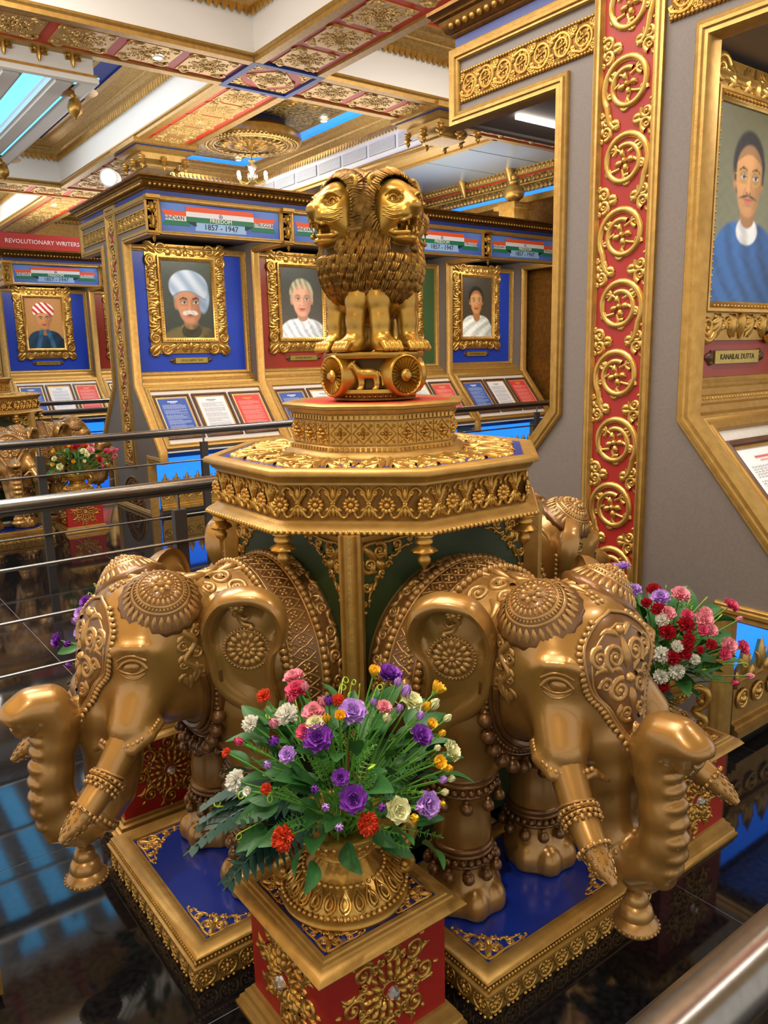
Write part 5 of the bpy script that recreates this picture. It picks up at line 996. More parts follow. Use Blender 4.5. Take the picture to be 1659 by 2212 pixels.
def sign(t, x, y, z, w, h):
    """INDIAN FREEDOM STRUGGLE board facing -y, centre x,z"""
    global BOARD
    if not BOARD:
        p = Paint(1.0, .27, 40, 14, '17369a', '1c48ac'); g = np.exp(-((p.X+.75)**2+(p.Y-.2)**2)*4)+np.exp(-((p.X-.8)**2+(p.Y-.2)**2)*6)+.8*np.exp(-((p.Y+.25)/.1)**2-(p.X/.7)**2); p.C = p.C*(1-g[..., None]*.4)+hx('86b2ec')*g[..., None]*.4; BOARD = p.mesh('sign_board', 'print')
    s = thing('freedom_sign', 'x', 'sign', (x, y, z)) if t is None else put('freedom_sign', None, t, (x, y, z)); s.rotation_euler = (pi/2, 0, 0)
    b = put('sign_board', BOARD, s, sc=(w/1.0, h/.27, 1))
    def poly(nm, pts, mt, lv): mb = MB(); mb.prism([(a*w, c*h) for a, c in pts], lv*.0015, lv*.0015+.001); return mb.build(nm, mt, s, False)
    def rib(x0, x1, y0, y1, lv, fish=0):
        hh = (y1-y0)/3
        for i, mt in enumerate(('flag_green', 'flag_white', 'saffron')):
            a, c = y0+i*hh, y0+(i+1)*hh; f = lambda yy: fish*.035*(1-abs((yy-(y0+y1)/2)/((y1-y0)/2)))
            if fish > 0: pts = [(x0, a), (x1-f(a), a), (x1-f((a+c)/2), (a+c)/2), (x1-f(c), c), (x0, c)]
            elif fish < 0: pts = [(x0-f(a), a), (x1, a), (x1, c), (x0-f(c), c), (x0-f((a+c)/2), (a+c)/2)]
            else: pts = [(x0, a), (x1, a), (x1, c), (x0, c)]
            poly('ribbon_stripe', pts, mt, lv)
    rib(-.49, -.27, -.28, .22, 1, -1); rib(.25, .47, -.28, .22, 1, 1); rib(-.3, .27, -.12, .40, 3)
    poly('ribbon_fold', [(-.3, -.12), (-.22, -.12), (-.22, -.28)], 'flag_shadow', 2); poly('ribbon_fold', [(.27, -.12), (.19, -.12), (.19, -.28)], 'flag_shadow', 2); poly('date_strip', [(-.23, -.42), (.2, -.42), (.2, -.12), (-.23, -.12)], 'sky_blue', 1)
    k = h*.15; put('lettering', txt('INDIAN', k*1.3, 'ink'), s, (-.385*w, -.03*h, .004)); put('lettering', txt('STRUGGLE', k*1.3, 'ink', .85), s, (.355*w, -.03*h, .004)); put('lettering', txt('FREEDOM', k*1.35, 'ink_white'), s, (-.015*w, -.035*h, .0065)); put('lettering', txt('1857 - 1947', k*1.9, 'ink'), s, (-.015*w, -.27*h, .004))
    mb = MB(); relief(mb, [ring((0, 0), .07*h, .008*h, 20)]+[curve([(0, 0), (.065*h*math.cos(a), .065*h*math.sin(a))], .003*h, None, 3) for a in np.arange(12)*pi/6], FLAT, 3); mb.build('wheel_emblem', 'navy', s, loc=(-.015*w, .14*h, .006))
    mb = MB(); mb.sweep(rect(-w/2, w/2, -h/2, h/2), ZUP, [(.0, 0), (.0, .012), (-.012, .02), (-.02, .014), (-.03, .016), (-.032, -.01)]); mb.build('sign_frame', 'gold_flat', s)
    return s
def booth(X0, Yc, n, z0, z1, alcoves, lab, detail=True, both_sides=False, pitch=1.39):
    t = thing('exhibition_booth', lab, 'booth', (X0, Yc, 0)); ol = booth_outline(z0, z1)
    for k in range(n+1):
        x = k*pitch; nm = 'side_wall' if k in (0, n) else 'divider'; fr = (A3(x-.03, 0, 0), A3(0, 1, 0), A3(0, 0, 1), A3(1, 0, 0))
        mb = MB(); mb.prism(ol, 0, .06, fr); wl = mb.build(nm, 'grey_wall', t, False)
        P = np.array([(x-.03, a, b) for a, b in ol]); pr = [(.05, .0), (.05, .012), (.044, .018), (.034, .016), (.03, .024), (.018, .026), (.012, .02), (-.004, .024), (-.012, .014), (-.012, -.05)]
        mb = MB(); mb.sweep(P[::-1], (-1, 0, 0), [(-a if False else a, b) for a, b in pr]); mb.build('gold_trim', 'gold_flat', wl)
        if k == 0 and detail:
            top = z1+.02
            mb = MB(); mb.b2((-.034, -.125, .49), (-.03, .125, top)); mb.build('pillar_panel', 'red_paint', wl, False)
            mb = MB(); R_ = np.array([(-.03, -.155, .47), (-.03, .155, .47), (-.03, .155, top+.03), (-.03, -.155, top+.03)]); mb.sweep(R_[::-1], (-1, 0, 0), [(0, 0), (0, .016), (.008, .022), (.016, .018), (.022, .024), (.034, .024), (.038, .01), (.042, .004)]); mb.build('pillar_frame', 'gold_flat', wl)
            pin('pillar_vine', MESH['pillar_vine'], wl, (-.035, 0, .5), (0, 0, 1), (0, 1, 0) if False else (0, 1, 0), sc=((top-.5)/2.43, 1, 1))
            for s in (-1, 1):
                o = pin('beam_carving', MESH['beam_vine'], wl, (-.034, .92 if s > 0 else -.17, (z0+z1)/2-.005), (0, -1, 0), (0, 0, 1)); o = pin('beam_beads', MESH['beam_beads'], wl, (-.034, .92 if s > 0 else -.17, (z0+z1)/2-.005), (0, -1, 0), (0, 0, 1))
                mb = MB(); mb.b2((-.033, s*.17, (z0+z1)/2-.075), (-.028, s*.93, (z0+z1)/2+.065)); mb.build('beam_band', 'gold_dark', wl, False)
            pin('foot_carving', MESH['foot_arch'], wl, (-.032, 0, .05), (0, -1, 0), (0, 0, 1))
    L = n*pitch; fr = [(-1, 1)] if not both_sides else [(-1, 1), (1, 0)]
    # top: fascia and cornice
    mb = MB(); mb.b2((-.03, -.965, z1), (L+.03, .965, z1+.07)); mb.build('fascia', 'blue_fascia', t, False)
    mb = MB(); mb.sweep(rect(-.03, L+.03, -.965, .965), ZUP, [(.0, z1+.055), (-.01, z1+.06), (-.014, z1+.072), (-.03, z1+.077), (-.05, z1+.11), (-.055, z1+.125), (-.075, z1+.13), (-.08, z1+.145), (-.095, z1+.155), (-.095, z1+.17), (.0, z1+.171)]); co = mb.build('cornice', 'gold_dark', t)
    mb = MB()
    for (a, b) in (((-.03, -.965), (L+.03, -.965)), ((-.03, -.965), (-.03, .965))):
        m_ = int(math.dist(a, b)/.045); o = A3(0, -1, 0) if a[1] == b[1] else A3(-1, 0, 0)
        for i in range(m_):
            p = A3(a[0]+(b[0]-a[0])*(i+.5)/m_, a[1]+(b[1]-a[1])*(i+.5)/m_, z1+.097); mb.ball(p+o*.043, .016, 6, 4)
    mb.build('cornice_beads', 'gold', co); mb = MB(); mb.sweep(rect(-.03, L+.03, -.97, .97), ZUP, [(-.0, z1-.01), (-.014, z1-.008), (-.016, z1+.008), (-.006, z1+.016), (0, z1+.016)]); mb.build('fascia_rail', 'gold_flat', t)
    mb = MB(); mb.b2((0, -.97, z0), (L, -.93, z1)); mb.b2((0, .93, z0), (L, .97, z1)); mb.b2((0, -.94, z0+.1), (L, .0, z0+.12)); mb.b2((0, 0, z0+.012), (L, .94, z0+.03)); mb.build('soffit', 'grey_wall', t, False)
    mb = MB(); mb.b2((0, -.09, .0), (L, .09, z0)); mb.b2((0, -.5, 0), (L, .5, .05)); mb.build('core', 'grey_wall', t, False)
    if both_sides:
        mb = MB(); mb.b2((.12, .70, z0-.006), (1.2, .725, z0+.014)); mb.build('strip_lamp', 'led_soft', t, False)
    for k in range(n):
        x = k*pitch; a = alcoves[k]; c = x+pitch/2
        mb = MB(); mb.b2((x+.03, -.105, 1.375), (x+pitch-.03, -.09, z0)); mb.build('back_panel', a['panel'], t, False)
        mb = MB(); R_ = np.array([(x+.03, -.105, 1.37), (x+pitch-.03, -.105, 1.37), (x+pitch-.03, -.105, z0+.02), (x+.03, -.105, z0+.02)]); mb.sweep(R_, (0, -1, 0), [(0, 0), (0, .03), (.012, .036), (.02, .028), (.032, .03), (.04, .02), (.055, .016), (.06, 0)]); mb.build('panel_moulding', 'gold_flat', t)
        if detail and a.get('full', True):
            mb = MB(); mb.beads([(x+pitch-.05, -.135, z) for z in np.arange(1.4, z0, .022)], .008, 5, 4); mb.beads([(xx, -.20, 1.345) for xx in np.arange(x+.05, x+pitch-.04, .022)], .008, 5, 4); mb.build('moulding_beads', 'gold_bright', t)
        mb = MB(); mb.prism([(-.1, 1.385), (-.17, 1.385), (-.18, 1.36), (-.2, 1.355), (-.205, 1.33), (-.25, 1.325), (-.26, 1.30), (-.32, 1.295), (-.33, 1.27), (-.1, 1.27)], x+.03, x+pitch-.03, (A3(0, 0, 0), A3(0, 1, 0), A3(0, 0, 1), A3(1, 0, 0))); mb.build('ledge', 'gold_flat', t)
        # sloping desk
        e2 = A3(0, .51, .58); L2 = np.linalg.norm(e2); e2 /= L2; e1 = A3(1, 0, 0); nn = np.cross(e1, e2); o = A3(x+.03, -.835, .695)
        mb = MB(); mb.prism([(0, 0), (pitch-.06, 0), (pitch-.06, L2), (0, L2)], -.02, 0, (o, e1, e2, nn)); mb.build('desk_board', 'desk_white', t, False)
        mb = MB(); pp = [o+e1*u+e2*v for u, v in ((0, 0), (pitch-.06, 0), (pitch-.06, L2), (0, L2))]; mb.sweep(pp, nn, [(0, -.02), (0, .02), (.012, .026), (.03, .018), (.036, .024), (.05, .02), (.055, 0)]); mb.build('desk_moulding', 'gold_flat', t)
        if not a.get('nodoc'):
            for j, pg in enumerate(a.get('pages', ('blue', 'white', 'red'))):
                d = thing('framed_text_panel', f"{ {'blue': 'blue', 'white': 'white', 'red': 'red', 'note': 'white red-titled'}[pg] } framed text panel on the sloping desk {a['where']}", 'panel'); ct = o+e1*(.245+j*.42)+e2*(L2*.5)+nn*.001; d.matrix_local = basis(ct+A3(X0, Yc, 0), e1, e2)
                for q in ('doc_frame', 'doc_fillet', 'doc_mat'): put(q, MESH[q], d)
                put('printed_page', MESH['page_'+pg], d, (0, 0, .006))
        # plinth: blue back-lit strip and gold crest
        mb = MB(); mb.b2((x+.04, -.49, .06), (x+pitch-.04, -.46, .57)); mb.build('blue_light_panel', 'led_blue', t, False)
        mb = MB(); mb.b2((x+.04, -.83, .66), (x+pitch-.04, -.46, .675)); mb.build('desk_underside', 'white_paint', t, False)
        mb = MB(); mb.prism([(-.50, .05), (-.56, .05), (-.56, .08), (-.545, .085), (-.545, .1), (-.53, .105), (-.53, .25), (-.545, .255), (-.545, .275), (-.525, .28), (-.50, .28)], x+.05, x+pitch-.05, (A3(0, 0, 0), A3(0, 1, 0), A3(0, 0, 1), A3(1, 0, 0))); fz = mb.build('plinth_frieze', 'gold', t)
        if detail and a.get('full', True):
            for q in range(11): pin('crest', MESH['crest'], fz, (x+.05+(q+.5)*(pitch-.1)/11, -.532, .115), (1, 0, 0), (0, 0, 1), sc=(1.03, 1.05, 1))
        sg = sign(t, c, -.972, (z0+z1)/2, pitch-.17, z1-z0-.07)
        pin('beam_bracket', MESH['beam_bracket'], t, (x, -.972, (z0+z1)/2), (1, 0, 0), (0, 0, 1), sc=(1, (z1-z0)/.33, 1))
        mb = MB(); mb.b2((c-.45, -.80, z0+.07), (c+.45, -.74, z0+.102)); mb.build('strip_lamp', 'led_white', t, False)
    return t
# ------------------------------------------------------------------ floor
fl = struct(MB().box((4.2, 7.3, -.0265), (17, 21, .05)).build('floor', 'joint', None, False))
T_ = .9325; mb = MB(); mb.box((0, 0, -.004), (T_-.0035, T_-.0035, .008)); TM = mb.mesh('floor_tile', 'granite', False)
for i in range(-3, 10):
    for j in range(-4, 17): put('floor_tile', TM, fl, (.9655+(i+.5)*T_, 2.47+(j+.5)*T_, 0))
# ------------------------------------------------------------------ ceiling: beams, coffers, carved plates
ce = struct(MB().box((3, 8, 4.75), (19, 24, .1)).build('ceiling', 'ceiling_gold', None, False))
S_ = P_roundel(.17)
for sx in (-1, 1):
    for sy in (-1, 1): S_ += spiral((sx*.165, sy*.155), .035, 1, 1.2, .012, sx*sy, .3, 10)+[leaf((sx*.1, sy*.18), (sx*.19, sy*.19), .014, .2, 5), leaf((sx*.19, sy*.1), (sx*.2, sy*.17), .014, .2, 5)]
mb = MB(); relief(mb, [(p, r*1.35, h*1.2) for p, r, h in S_], FLAT, 4, .006); mb.box((0, 0, .003), (.43, .40, .008)); MESH['ceiling_plate'] = mb.mesh('ceiling_plate', 'ceiling_gold')
mb = MB(); mb.lathe([(.045, 0), (.05, .004), (.046, .012), (.036, .012)], 16, caps=False); MESH['downlight_ring'] = mb.mesh('downlight_ring', 'white_paint')
mb = MB(); mb.lathe([(.001, .006), (.036, .006), (.036, .01), (.001, .01)], 16); MESH['downlight_lens'] = mb.mesh('downlight_lens', 'lamp_glow')
mb = MB(); mb.lathe([(.001, .004), (.04, .004), (.05, .0), (.05, .012)][::-1], 16); MESH['sensor'] = mb.mesh('sensor', 'white_paint')
def downlight(x, y, z, label, on=True):
    t = thing('downlight', label, 'light', (x, y, z-.02), 0, 'ceiling downlights'); t.rotation_euler = (pi, 0, 0); put('ring', MESH['downlight_ring'], t)
    put('lens', MESH['downlight_lens'], t)
def beam(nm, x0, x1, y0, y1, plates, along, mt='red_beam'):
    b = struct(MB().b2((x0, y0, 4.0), (x1, y1, 4.72)).build(nm, mt, None, False)); L = (x1-x0) if along == 'x' else (y1-y0)
    for (u, v) in plates: pin('ceiling_plate', MESH['ceiling_plate'], b, (u, v, 4.0), (1, 0, 0) if along == 'x' else (0, 1, 0), (0, -1, 0) if along == 'x' else (1, 0, 0))
    mb = MB()
    for s in (0, 1):
        q = ((x0, (y0, y1)[s], 4.0), (x1, (y0, y1)[s], 4.0)) if along == 'x' else (((x0, x1)[s], y0, 4.0), ((x0, x1)[s], y1, 4.0)); o = (.5-s)*2
        for w in (.05,):
            if along == 'x': mb.b2((x0, q[0][1]-.032*o, 3.978), (x1, q[0][1]+w*o, 4.01))
            else: mb.b2((q[0][0]-.032*o, y0, 3.978), (q[0][0]+w*o, y1, 4.01))
    mb.build('beam_edge', 'gold_flat', b, False); return b
yb = 6.685; xb = 3.86
beam('trim_1', -1.8, 3.54, 6.38, 6.99, [(3.25-.52*i, yb) for i in range(10)], 'x')
beam('trim_2', 4.18, 9.0, 6.38, 6.99, [(4.5+.52*i, yb) for i in range(7)], 'x')
beam('trim_3', 3.54, 4.18, -.5, 6.38, [(xb, 6.1-.52*i) for i in range(9)], 'y')
beam('trim_4', 3.54, 4.18, 6.99, 12.2, [(xb, 7.28+.46*i) for i in range(5)]+[(xb, 9.95+.46*i) for i in range(5)], 'y')
beam('trim_5', -1.8, 9.0, 12.2, 12.85, [(4.5-.52*i, 12.52) for i in range(12)], 'x'); beam('trim_6', 3.54, 4.18, 12.85, 17.4, [(xb, 13.2+.46*i) for i in range(8)], 'y')
beam('trim_7', 6.6, 7.0, .3, 6.38, [], 'y', 'ceiling_gold'); beam('trim_8', 6.6, 7.0, 6.99, 12.2, [], 'y', 'ceiling_gold')
cr_ = struct(MB().b2((3.54, 6.38, 4.0), (4.18, 6.99, 4.7)).build('trim_9', 'red_beam', None, False)); pin('ceiling_plate', MESH['ceiling_plate'], cr_, (xb, yb, 4.0), (1, 1, 0), (1, -1, 0), sc=(.86, .86, 1))
for sx in (-1, 1):
    for sy in (-1, 1): pin('corner_carving', MESH['corner_scroll'], cr_, (xb+sx*.29, yb+sy*.28, 3.998), *(((-sx, 0, 0), (0, -sy, 0)) if sx*sy < 0 else ((0, -sy, 0), (-sx, 0, 0))), sc=(1.5, 1.5, 1))
mb = MB(); mb.sweep(rect(3.54, 4.18, 6.38, 6.99, 4.0), (0, 0, 1), [(-.036, .012), (-.036, -.024), (.02, -.024), (.02, 0)]); mb.build('blue_border', 'blue_fascia', cr_, False)
TOOTH = MB(); TOOTH.prism([(-.028, 0), (.028, 0), (.028, -.04), (0, -.1), (-.028, -.04)], -.012, .012)
def coffer(nm, x0, x1, y0, y1, band, inner, led=None, vents=False, sides=('x1', 'y1', 'x0', 'y0')):
    R_ = rect(x0, x1, y0, y1); c = struct(MB().sweep(R_, ZUP, [(.015, 4.02), (.015, 4.40), (.012, 4.72)]).build(nm, 'white_paint', None, False))
    mb = MB(); mb.sweep(R_, ZUP, [(.0, 3.992), (.02, 3.992), (.03, 4.0), (.025, 4.015), (.04, 4.03), (.035, 4.05), (0, 4.055)]); mb.build('lower_moulding', 'gold_flat', c)
    mb = MB(); mb.sweep(R_, ZUP, [(0, 4.36), (.05, 4.365), (.06, 4.39), (.09, 4.4), (.1, 4.42), (.13, 4.44), (.14, 4.47), (.2, 4.485), (.24, 4.50), (.26, 4.53), (.30, 4.54)]); mb.build('cornice', 'ceiling_gold', c)
    mb = MB(); P = rect(x0+.05, x1-.05, y0+.05, y1-.05, 4.37)
    for i in range(4):
        a, b = P[i], P[(i+1) % 4]; L = np.linalg.norm(b-a); m_ = int(L/.068); e = (b-a)/L; nn = np.cross(A3(0, 0, 1), e)
        for j in range(m_):
            p = a+e*(j+.5)*L/m_; mb.prism([(-.028, .03), (.028, .03), (.03, -.005), (0, -.055), (-.03, -.005)], -.01, .012, (p, e, A3(0, 0, 1), nn))
    mb.build('leaf_teeth', 'gold', c, False, kind='stuff')
    mb = MB(); mb.sweep(R_, ZUP, [(.3, 4.54), (.3, 4.56), (.52, 4.56), (.52, 4.545)]); mb.build('colour_band', band, c, False)
    mb = MB(); mb.sweep(R_, ZUP, [(.52, 4.545), (.55, 4.535), (.57, 4.55)]); mb.build('inner_moulding', 'gold_flat', c)
    mb = MB(); mb.b2((x0+.56, y0+.56, 4.548), (x1-.56, y1-.56, 4.56)); mb.build('ceiling_panel', inner, c, False)
    if led: mb = MB(); mb.sweep(R_, ZUP, [(.30, 4.55), (.33, 4.55), (.33, 4.565)]); mb.build('led_cove', led, c, False)
    if vents:
        for y in np.arange(y0+.4, y1-.3, .62):
            g = MB(); g.b2((x1-.03, y-.28, 4.12), (x1-.014, y+.28, 4.27)); v = g.build('air_grille', 'grille', c, False); g = MB()
            for z in np.arange(4.13, 4.27, .016): g.b2((x1-.038, y-.28, z), (x1-.03, y+.28, z+.006))
            g.build('grille_slats', 'white_paint', v, False)
    return c
coffer('trim_10', -1.8, 3.54, .9, 6.38, 'red_beam', 'ceiling_gold'); coffer('trim_11', -1.8, 3.54, 6.99, 12.2, 'blue_fascia', 'mesh_gold'); c3 = coffer('trim_12', 4.18, 6.6, 6.99, 12.2, 'led_blue', 'mesh_gold', 'led_blue', True); coffer('trim_13', 4.18, 6.6, .9, 6.38, 'red_beam', 'ceiling_gold'); coffer('trim_14', -1.8, 3.54, 12.85, 17.4, 'blue_fascia', 'mesh_gold'); coffer('trim_15', 4.18, 9, 12.85, 17.4, 'red_beam', 'mesh_gold')
pin('carved_boss', MESH['roundel'], c3, (5.35, 8.3, 4.545), (1, 0, 0), (0, -1, 0), sc=(4.2, 5.2, 3))
for i, (x, y, z, lb) in enumerate(((2.8, 6.675, 4.0, 'lit downlight in the red beam at the upper left'), (3.83, 11.05, 4.0, 'lit downlight over the spotlight behind the long booth'), (3.77, 13.5, 4.0, 'lit downlight in the dark beam at far left'), (6.0, 9.1, 4.545, 'lit downlight beside the carved ceiling boss'), (2.9, 10.2, 4.545, 'lit downlight in the mesh panel under the skylight'), (6.0, 11.5, 4.545, 'lit downlight behind the chandelier in the blue-lit coffer'), (5.2, 11.55, 4.545, 'lit downlight at the left of the chandelier'))): downlight(x, y, z, lb)
for x, y, z, lb in ((4.5, 6.685, 3.988, 'round white sensor in the red beam by the crossing'), (xb, 8.2, 3.988, 'round white sensor in the carved beam plate'), (2.95, 9.0, 4.54, 'round white sensor in the gold mesh panel'), (5.4, 5.5, 4.54, 'round white sensor in the glittering ceiling at upper right')):
    o = put('smoke_sensor', MESH['sensor'], None, (x, y, z)); o.rotation_euler = (0, 0, 0); tag(o, lb, 'sensor', 'ceiling sensors')
# hanging disc with chandelier
dc = thing('ceiling_disc', 'round gold carved ceiling disc over the small chandelier', 'ceiling disc', (5.28, 9.75, 4.3))
mb = MB(); mb.lathe([(.2, .245), (.45, .22), (.55, .1), (.64, .1), (.66, .08), (.66, .0), (.62, -.02), (.56, -.01), (.5, -.03), (.42, -.02), (.3, -.05), (.1, -.06), (.03, -.1), (.005, -.1)][::-1], 48); mb.build('disc', 'gold', dc)
mb = MB(); mb.lathe([(.46, .23), (.5, .12), (.56, .11)], 48, caps=False); mb.build('blue_ring', 'blue_fascia', dc); mb = MB(); cmz = lambda uv, h: np.stack([uv[:, 0], uv[:, 1], -.03-h-.02*(np.hypot(uv[:, 0], uv[:, 1]) < .45)], 1)
S_ = []
for n, a, b, ww in ((24, .32, .46, .03), (18, .1, .28, .035)): S_ += [leaf((a*math.cos(q), a*math.sin(q)), (b*math.cos(q), b*math.sin(q)), ww, 0, 5) for q in np.arange(n)*2*pi/n]
relief(mb, S_+dots((0, 0), .53, 60, .018)+dots((0, 0), .61, 70, .014)+[ring((0, 0), .57, .014, 50), ring((0, 0), .48, .014, 50)], cmz, 4); mb.build('disc_carving', 'gold_bright', dc)
ch = thing('chandelier', 'small crystal chandelier with glowing candle bulbs under the gold disc', 'chandelier', (5.28, 9.75, 3.8))
mb = MB(); mb.lathe([(.01, .42), (.012, .3), (.05, .28), (.012, .25), (.01, .05), (.03, .02), (.004, -.02)], 10); mb.build('rod', 'brass', ch); mb = MB(); mb.ball((0, 0, .2), .06, 8, 6); mb.ball((0, 0, .09), .07, 8, 6); mb.build('crystal_column', 'crystal', ch)
for k in range(6):
    a = k*pi/3; d = A3(math.cos(a), math.sin(a), 0); mb = MB(); mb.tube([A3(0, 0, .05), d*.08+A3(0, 0, .0), d*.16+A3(0, 0, .0), d*.2+A3(0, 0, .05)], .009, 5); ar = mb.build('arm', 'brass', ch); mb = MB(); mb.ball(d*.2+A3(0, 0, .10), .026, 7, 5, (1, 1, 1.5)); mb.build('bulb', 'bulb', ar)
# capitals under the beams
def capital(x, y, lb):
    t = thing('hanging_capital', lb, 'capital', (x, y, 4.0)); mb = MB(); pr = [(-.38, -.0), (-.38, -.05), (-.34, -.06), (-.32, -.1), (-.26, -.12), (-.24, -.18), (-.18, -.2), (-.16, -.24)]; mb.sweep(rect(-.01, .01, -.01, .01), ZUP, pr); mb.b2((-.16, -.16, -.26), (.16, .16, 0)); mb.build('stepped_block', 'gold_flat', t); mb = MB(); mb.sweep(rect(-.01, .01, -.01, .01), ZUP, [(-.345, -.058), (-.35, -.068), (-.33, -.072)]); mb.build('blue_line', 'blue_fascia', t)
    for sx in (-1, 0, 1):
        for sy in (-1, 0, 1):
            if sx or sy: put('pendant', MESH['pendant'], t, (sx*.26, sy*.26, -.16), sc=(1.4, 1.4, 1.4))
capital(3.86, 9.5, 'stepped gold capital with pendants above the corner of the long booth'); capital(5.9, 6.685, 'stepped gold capital with pendants beside the overhanging booth beam at upper right')
# skylight box
sk = thing('skylight_box', 'white hanging light box with glowing cyan strips and gold shells at upper left', 'light box', (.6, 8.8, 3.78)); x0, x1, y0, y1 = -1.8, 1.78, -1.78, 1.8
mb = MB(); mb.sweep(rect(x0, x1, y0, y1), ZUP, [(.1, .04), (.0, .0), (-.03, .01), (-.03, .05), (0, .07), (0, .34), (-.02, .7)]); mb.build('box_frame', 'white_paint', sk, False)
mb = MB(); mb.sweep(rect(x0, x1, y0, y1), ZUP, [(0, .05), (-.02, .055), (-.02, .075), (0, .08)]); mb.build('gold_line', 'gold', sk)
for i in range(9):
    x = x0+.2+i*.4
    mb = MB(); mb.b2((x-.13, y0+.1, .03), (x+.05, y1-.1, .07)); mb.b2((x-.1, y0+.1, .01), (x+.02, y1-.1, .04)); mb.build('slat', 'white_paint', sk, False); mb = MB(); mb.b2((x+.06, y0+.1, .09), (x+.26, y1-.1, .1)); mb.build('light_strip', 'led_cyan', sk, False)
S_ = both(spiral((.045, .08), .035, 1, 1.4, .014, 1, .25, 14)+spiral((.04, 0), .03, -1, 1.4, .012, -1, .25, 14)+[leaf((.02, -.03), (.08, .04), .014, .2), leaf((.06, .1), (.1, .03), .014, .2)])+[leaf((0, -.1), (0, .1), .02, 0)]
mb = MB(); relief(mb, [(p, r, h*2) for p, r, h in S_], FLAT, 5); mb.ball((0, .05, 0), .06, 8, 6, (1, 1, .5)); SHM = mb.mesh('shell', 'gold')
for i in range(8): pin('shell', SHM, sk, (x1-.16-i*.26, y0-.004, .19), (1, 0, 0), (0, 0, 1), sc=(1.05, .85, 1))
UF = MB(); UF.lathe([(.012, -.17), (.02, -.15), (.055, -.12), (.062, -.07), (.045, -.02), (.02, .0), (.03, .02), (.1, .03), (.1, .05), (.2, .05)], 18, mod=lambda r, th, z: r*(1+.05*np.cos(9*th)*(z < -.01))); UFM = UF.mesh('urn_finial', 'gold')
for x, y in ((x1-.05, y0+.4), (x1-.05, y1-.4)): put('urn_finial', UFM, sk, (x, y, .0))
for x in (x1-.8, x1-1.3): put('pendant', MESH['pendant'], sk, (x, y0+.3, .03), sc=(1.2,)*3)
# ------------------------------------------------------------------ far walls
wb = struct(MB().b2((-2, 17.4, 0), (12.2, 17.6, 4.7)).build('wall_back', 'white_paint', None, False)); mb = MB(); mb.b2((-2, 17.25, 4.0), (12.2, 17.4, 4.3)); mb.build('wall_cornice', 'ceiling_gold', wb, False)
for i in range(10):
    g = MB(); g.b2((1.5+i*.75, 17.36, 3.55), (2.15+i*.75, 17.41, 3.85)); g.build('air_grille', 'grille', wb, False)
wr = struct(MB().b2((8.5, .5, 0), (8.7, 17.4, 4.75)).build('wall_right', 'gold_dark', None, False))
z = 3.62
for nm, h, mt, d in (('blue_light_band', .06, 'led_blue', .10), ('carved_band', .10, 'mesh_gold', .06), ('plain_band', .02, 'gold_bright', .09), ('carved_band', .09, 'mesh_gold', .05), ('red_band', .02, 'red_beam', .04), ('leaf_band', .09, 'ceiling_gold', .1), ('plain_band', .02, 'gold_bright', .12), ('dentil_band', .09, 'gold_flat', .11), ('top_moulding', .04, 'gold_bright', .16)):
    mb = MB(); mb.b2((8.5-d, .5, z), (8.5, 17.4, z+h)); bnd = mb.build(nm, mt, wr, False)
    if nm in ('leaf_band', 'dentil_band', 'carved_band'):
        mb = MB()
        for y in np.arange(4.5, 13, .075): mb.ball((8.5-d, y, z+h*.5), h*.42, 6, 4, (.5, .8, 1))
        mb.build('band_carving', 'gold', bnd, kind='stuff')
    z += h+.003
mb = MB(); mb.b2((8.35, .5, 3.54), (8.5, 17.4, 3.62)); mb.build('ledge', 'gold', wr, False)
for y in np.arange(5.2, 13, .95): mb = MB(); mb.tube([(8.36, y, 4.1), (8.30, y, 4.02), (8.34, y, 3.9), (8.37, y, 3.8)], [.05, .06, .045, .02], 8); mb.build('wall_bracket', 'gold_bright', wr)
mb = MB(); mb.b2((6.98, 1.0, 4.02), (8.5, 17, 4.06)); gp = struct(mb.build('trim_16', 'panel_grey', None, False))
for y in np.arange(4.4, 13, .8): mb = MB(); mb.b2((7.05, y, 4.012), (8.4, y+.77, 4.021)); mb.build('grey_panel', 'panel_grey', gp, False)
fu = thing('finial_post', 'gold ribbed urn finial on a square post behind the booth cornice at right', 'finial', (8.05, 7.7, 3.2)); mb = MB(); mb.b2((-.14, -.14, 0), (.14, .14, .2)); mb.b2((-.19, -.19, .2), (.19, .19, .25)); mb.b2((-.16, -.16, .25), (.16, .16, .28)); mb.build('post', 'gold', fu); mb = MB(); mb.lathe([(.09, .28), (.06, .31), (.12, .36), (.14, .42), (.12, .48), (.06, .52), (.08, .55), (.04, .58), (.05, .62), (.01, .66)], 24, mod=lambda r, th, z: r*(1+.04*np.cos(12*th))); mb.build('urn', 'gold', fu)
# spotlight on the booth roof
sp = thing('stage_spotlight', 'white cylindrical spotlight lamp behind the left corner of the booth cornice', 'spotlight', (2.95, 8.45, 3.38)); x, y, zz = frame_dir((-.5, -.75, -.1)); mb = MB(); cone_disc(mb, (0, 0, 0), (-.5, -.75, -.1), [(.06, -.12), (.08, -.1), (.085, .02), (.09, .06), (.09, .09), (.075, .09), (.07, .06)], 20); mb.build('housing', 'white_paint', sp); mb = MB(); cone_disc(mb, (0, 0, 0), (-.5, -.75, -.1), [(.001, .075), (.072, .075), (.072, .08), (.001, .08)], 20); mb.build('lens', 'lamp_glow', sp); mb = MB(); mb.tube([(0, 0, -.06), (0, 0, -.18)], .012, 6); mb.b2((-.06, -.06, -.2), (.06, .06, -.18)); mb.build('mount', 'white_paint', sp)
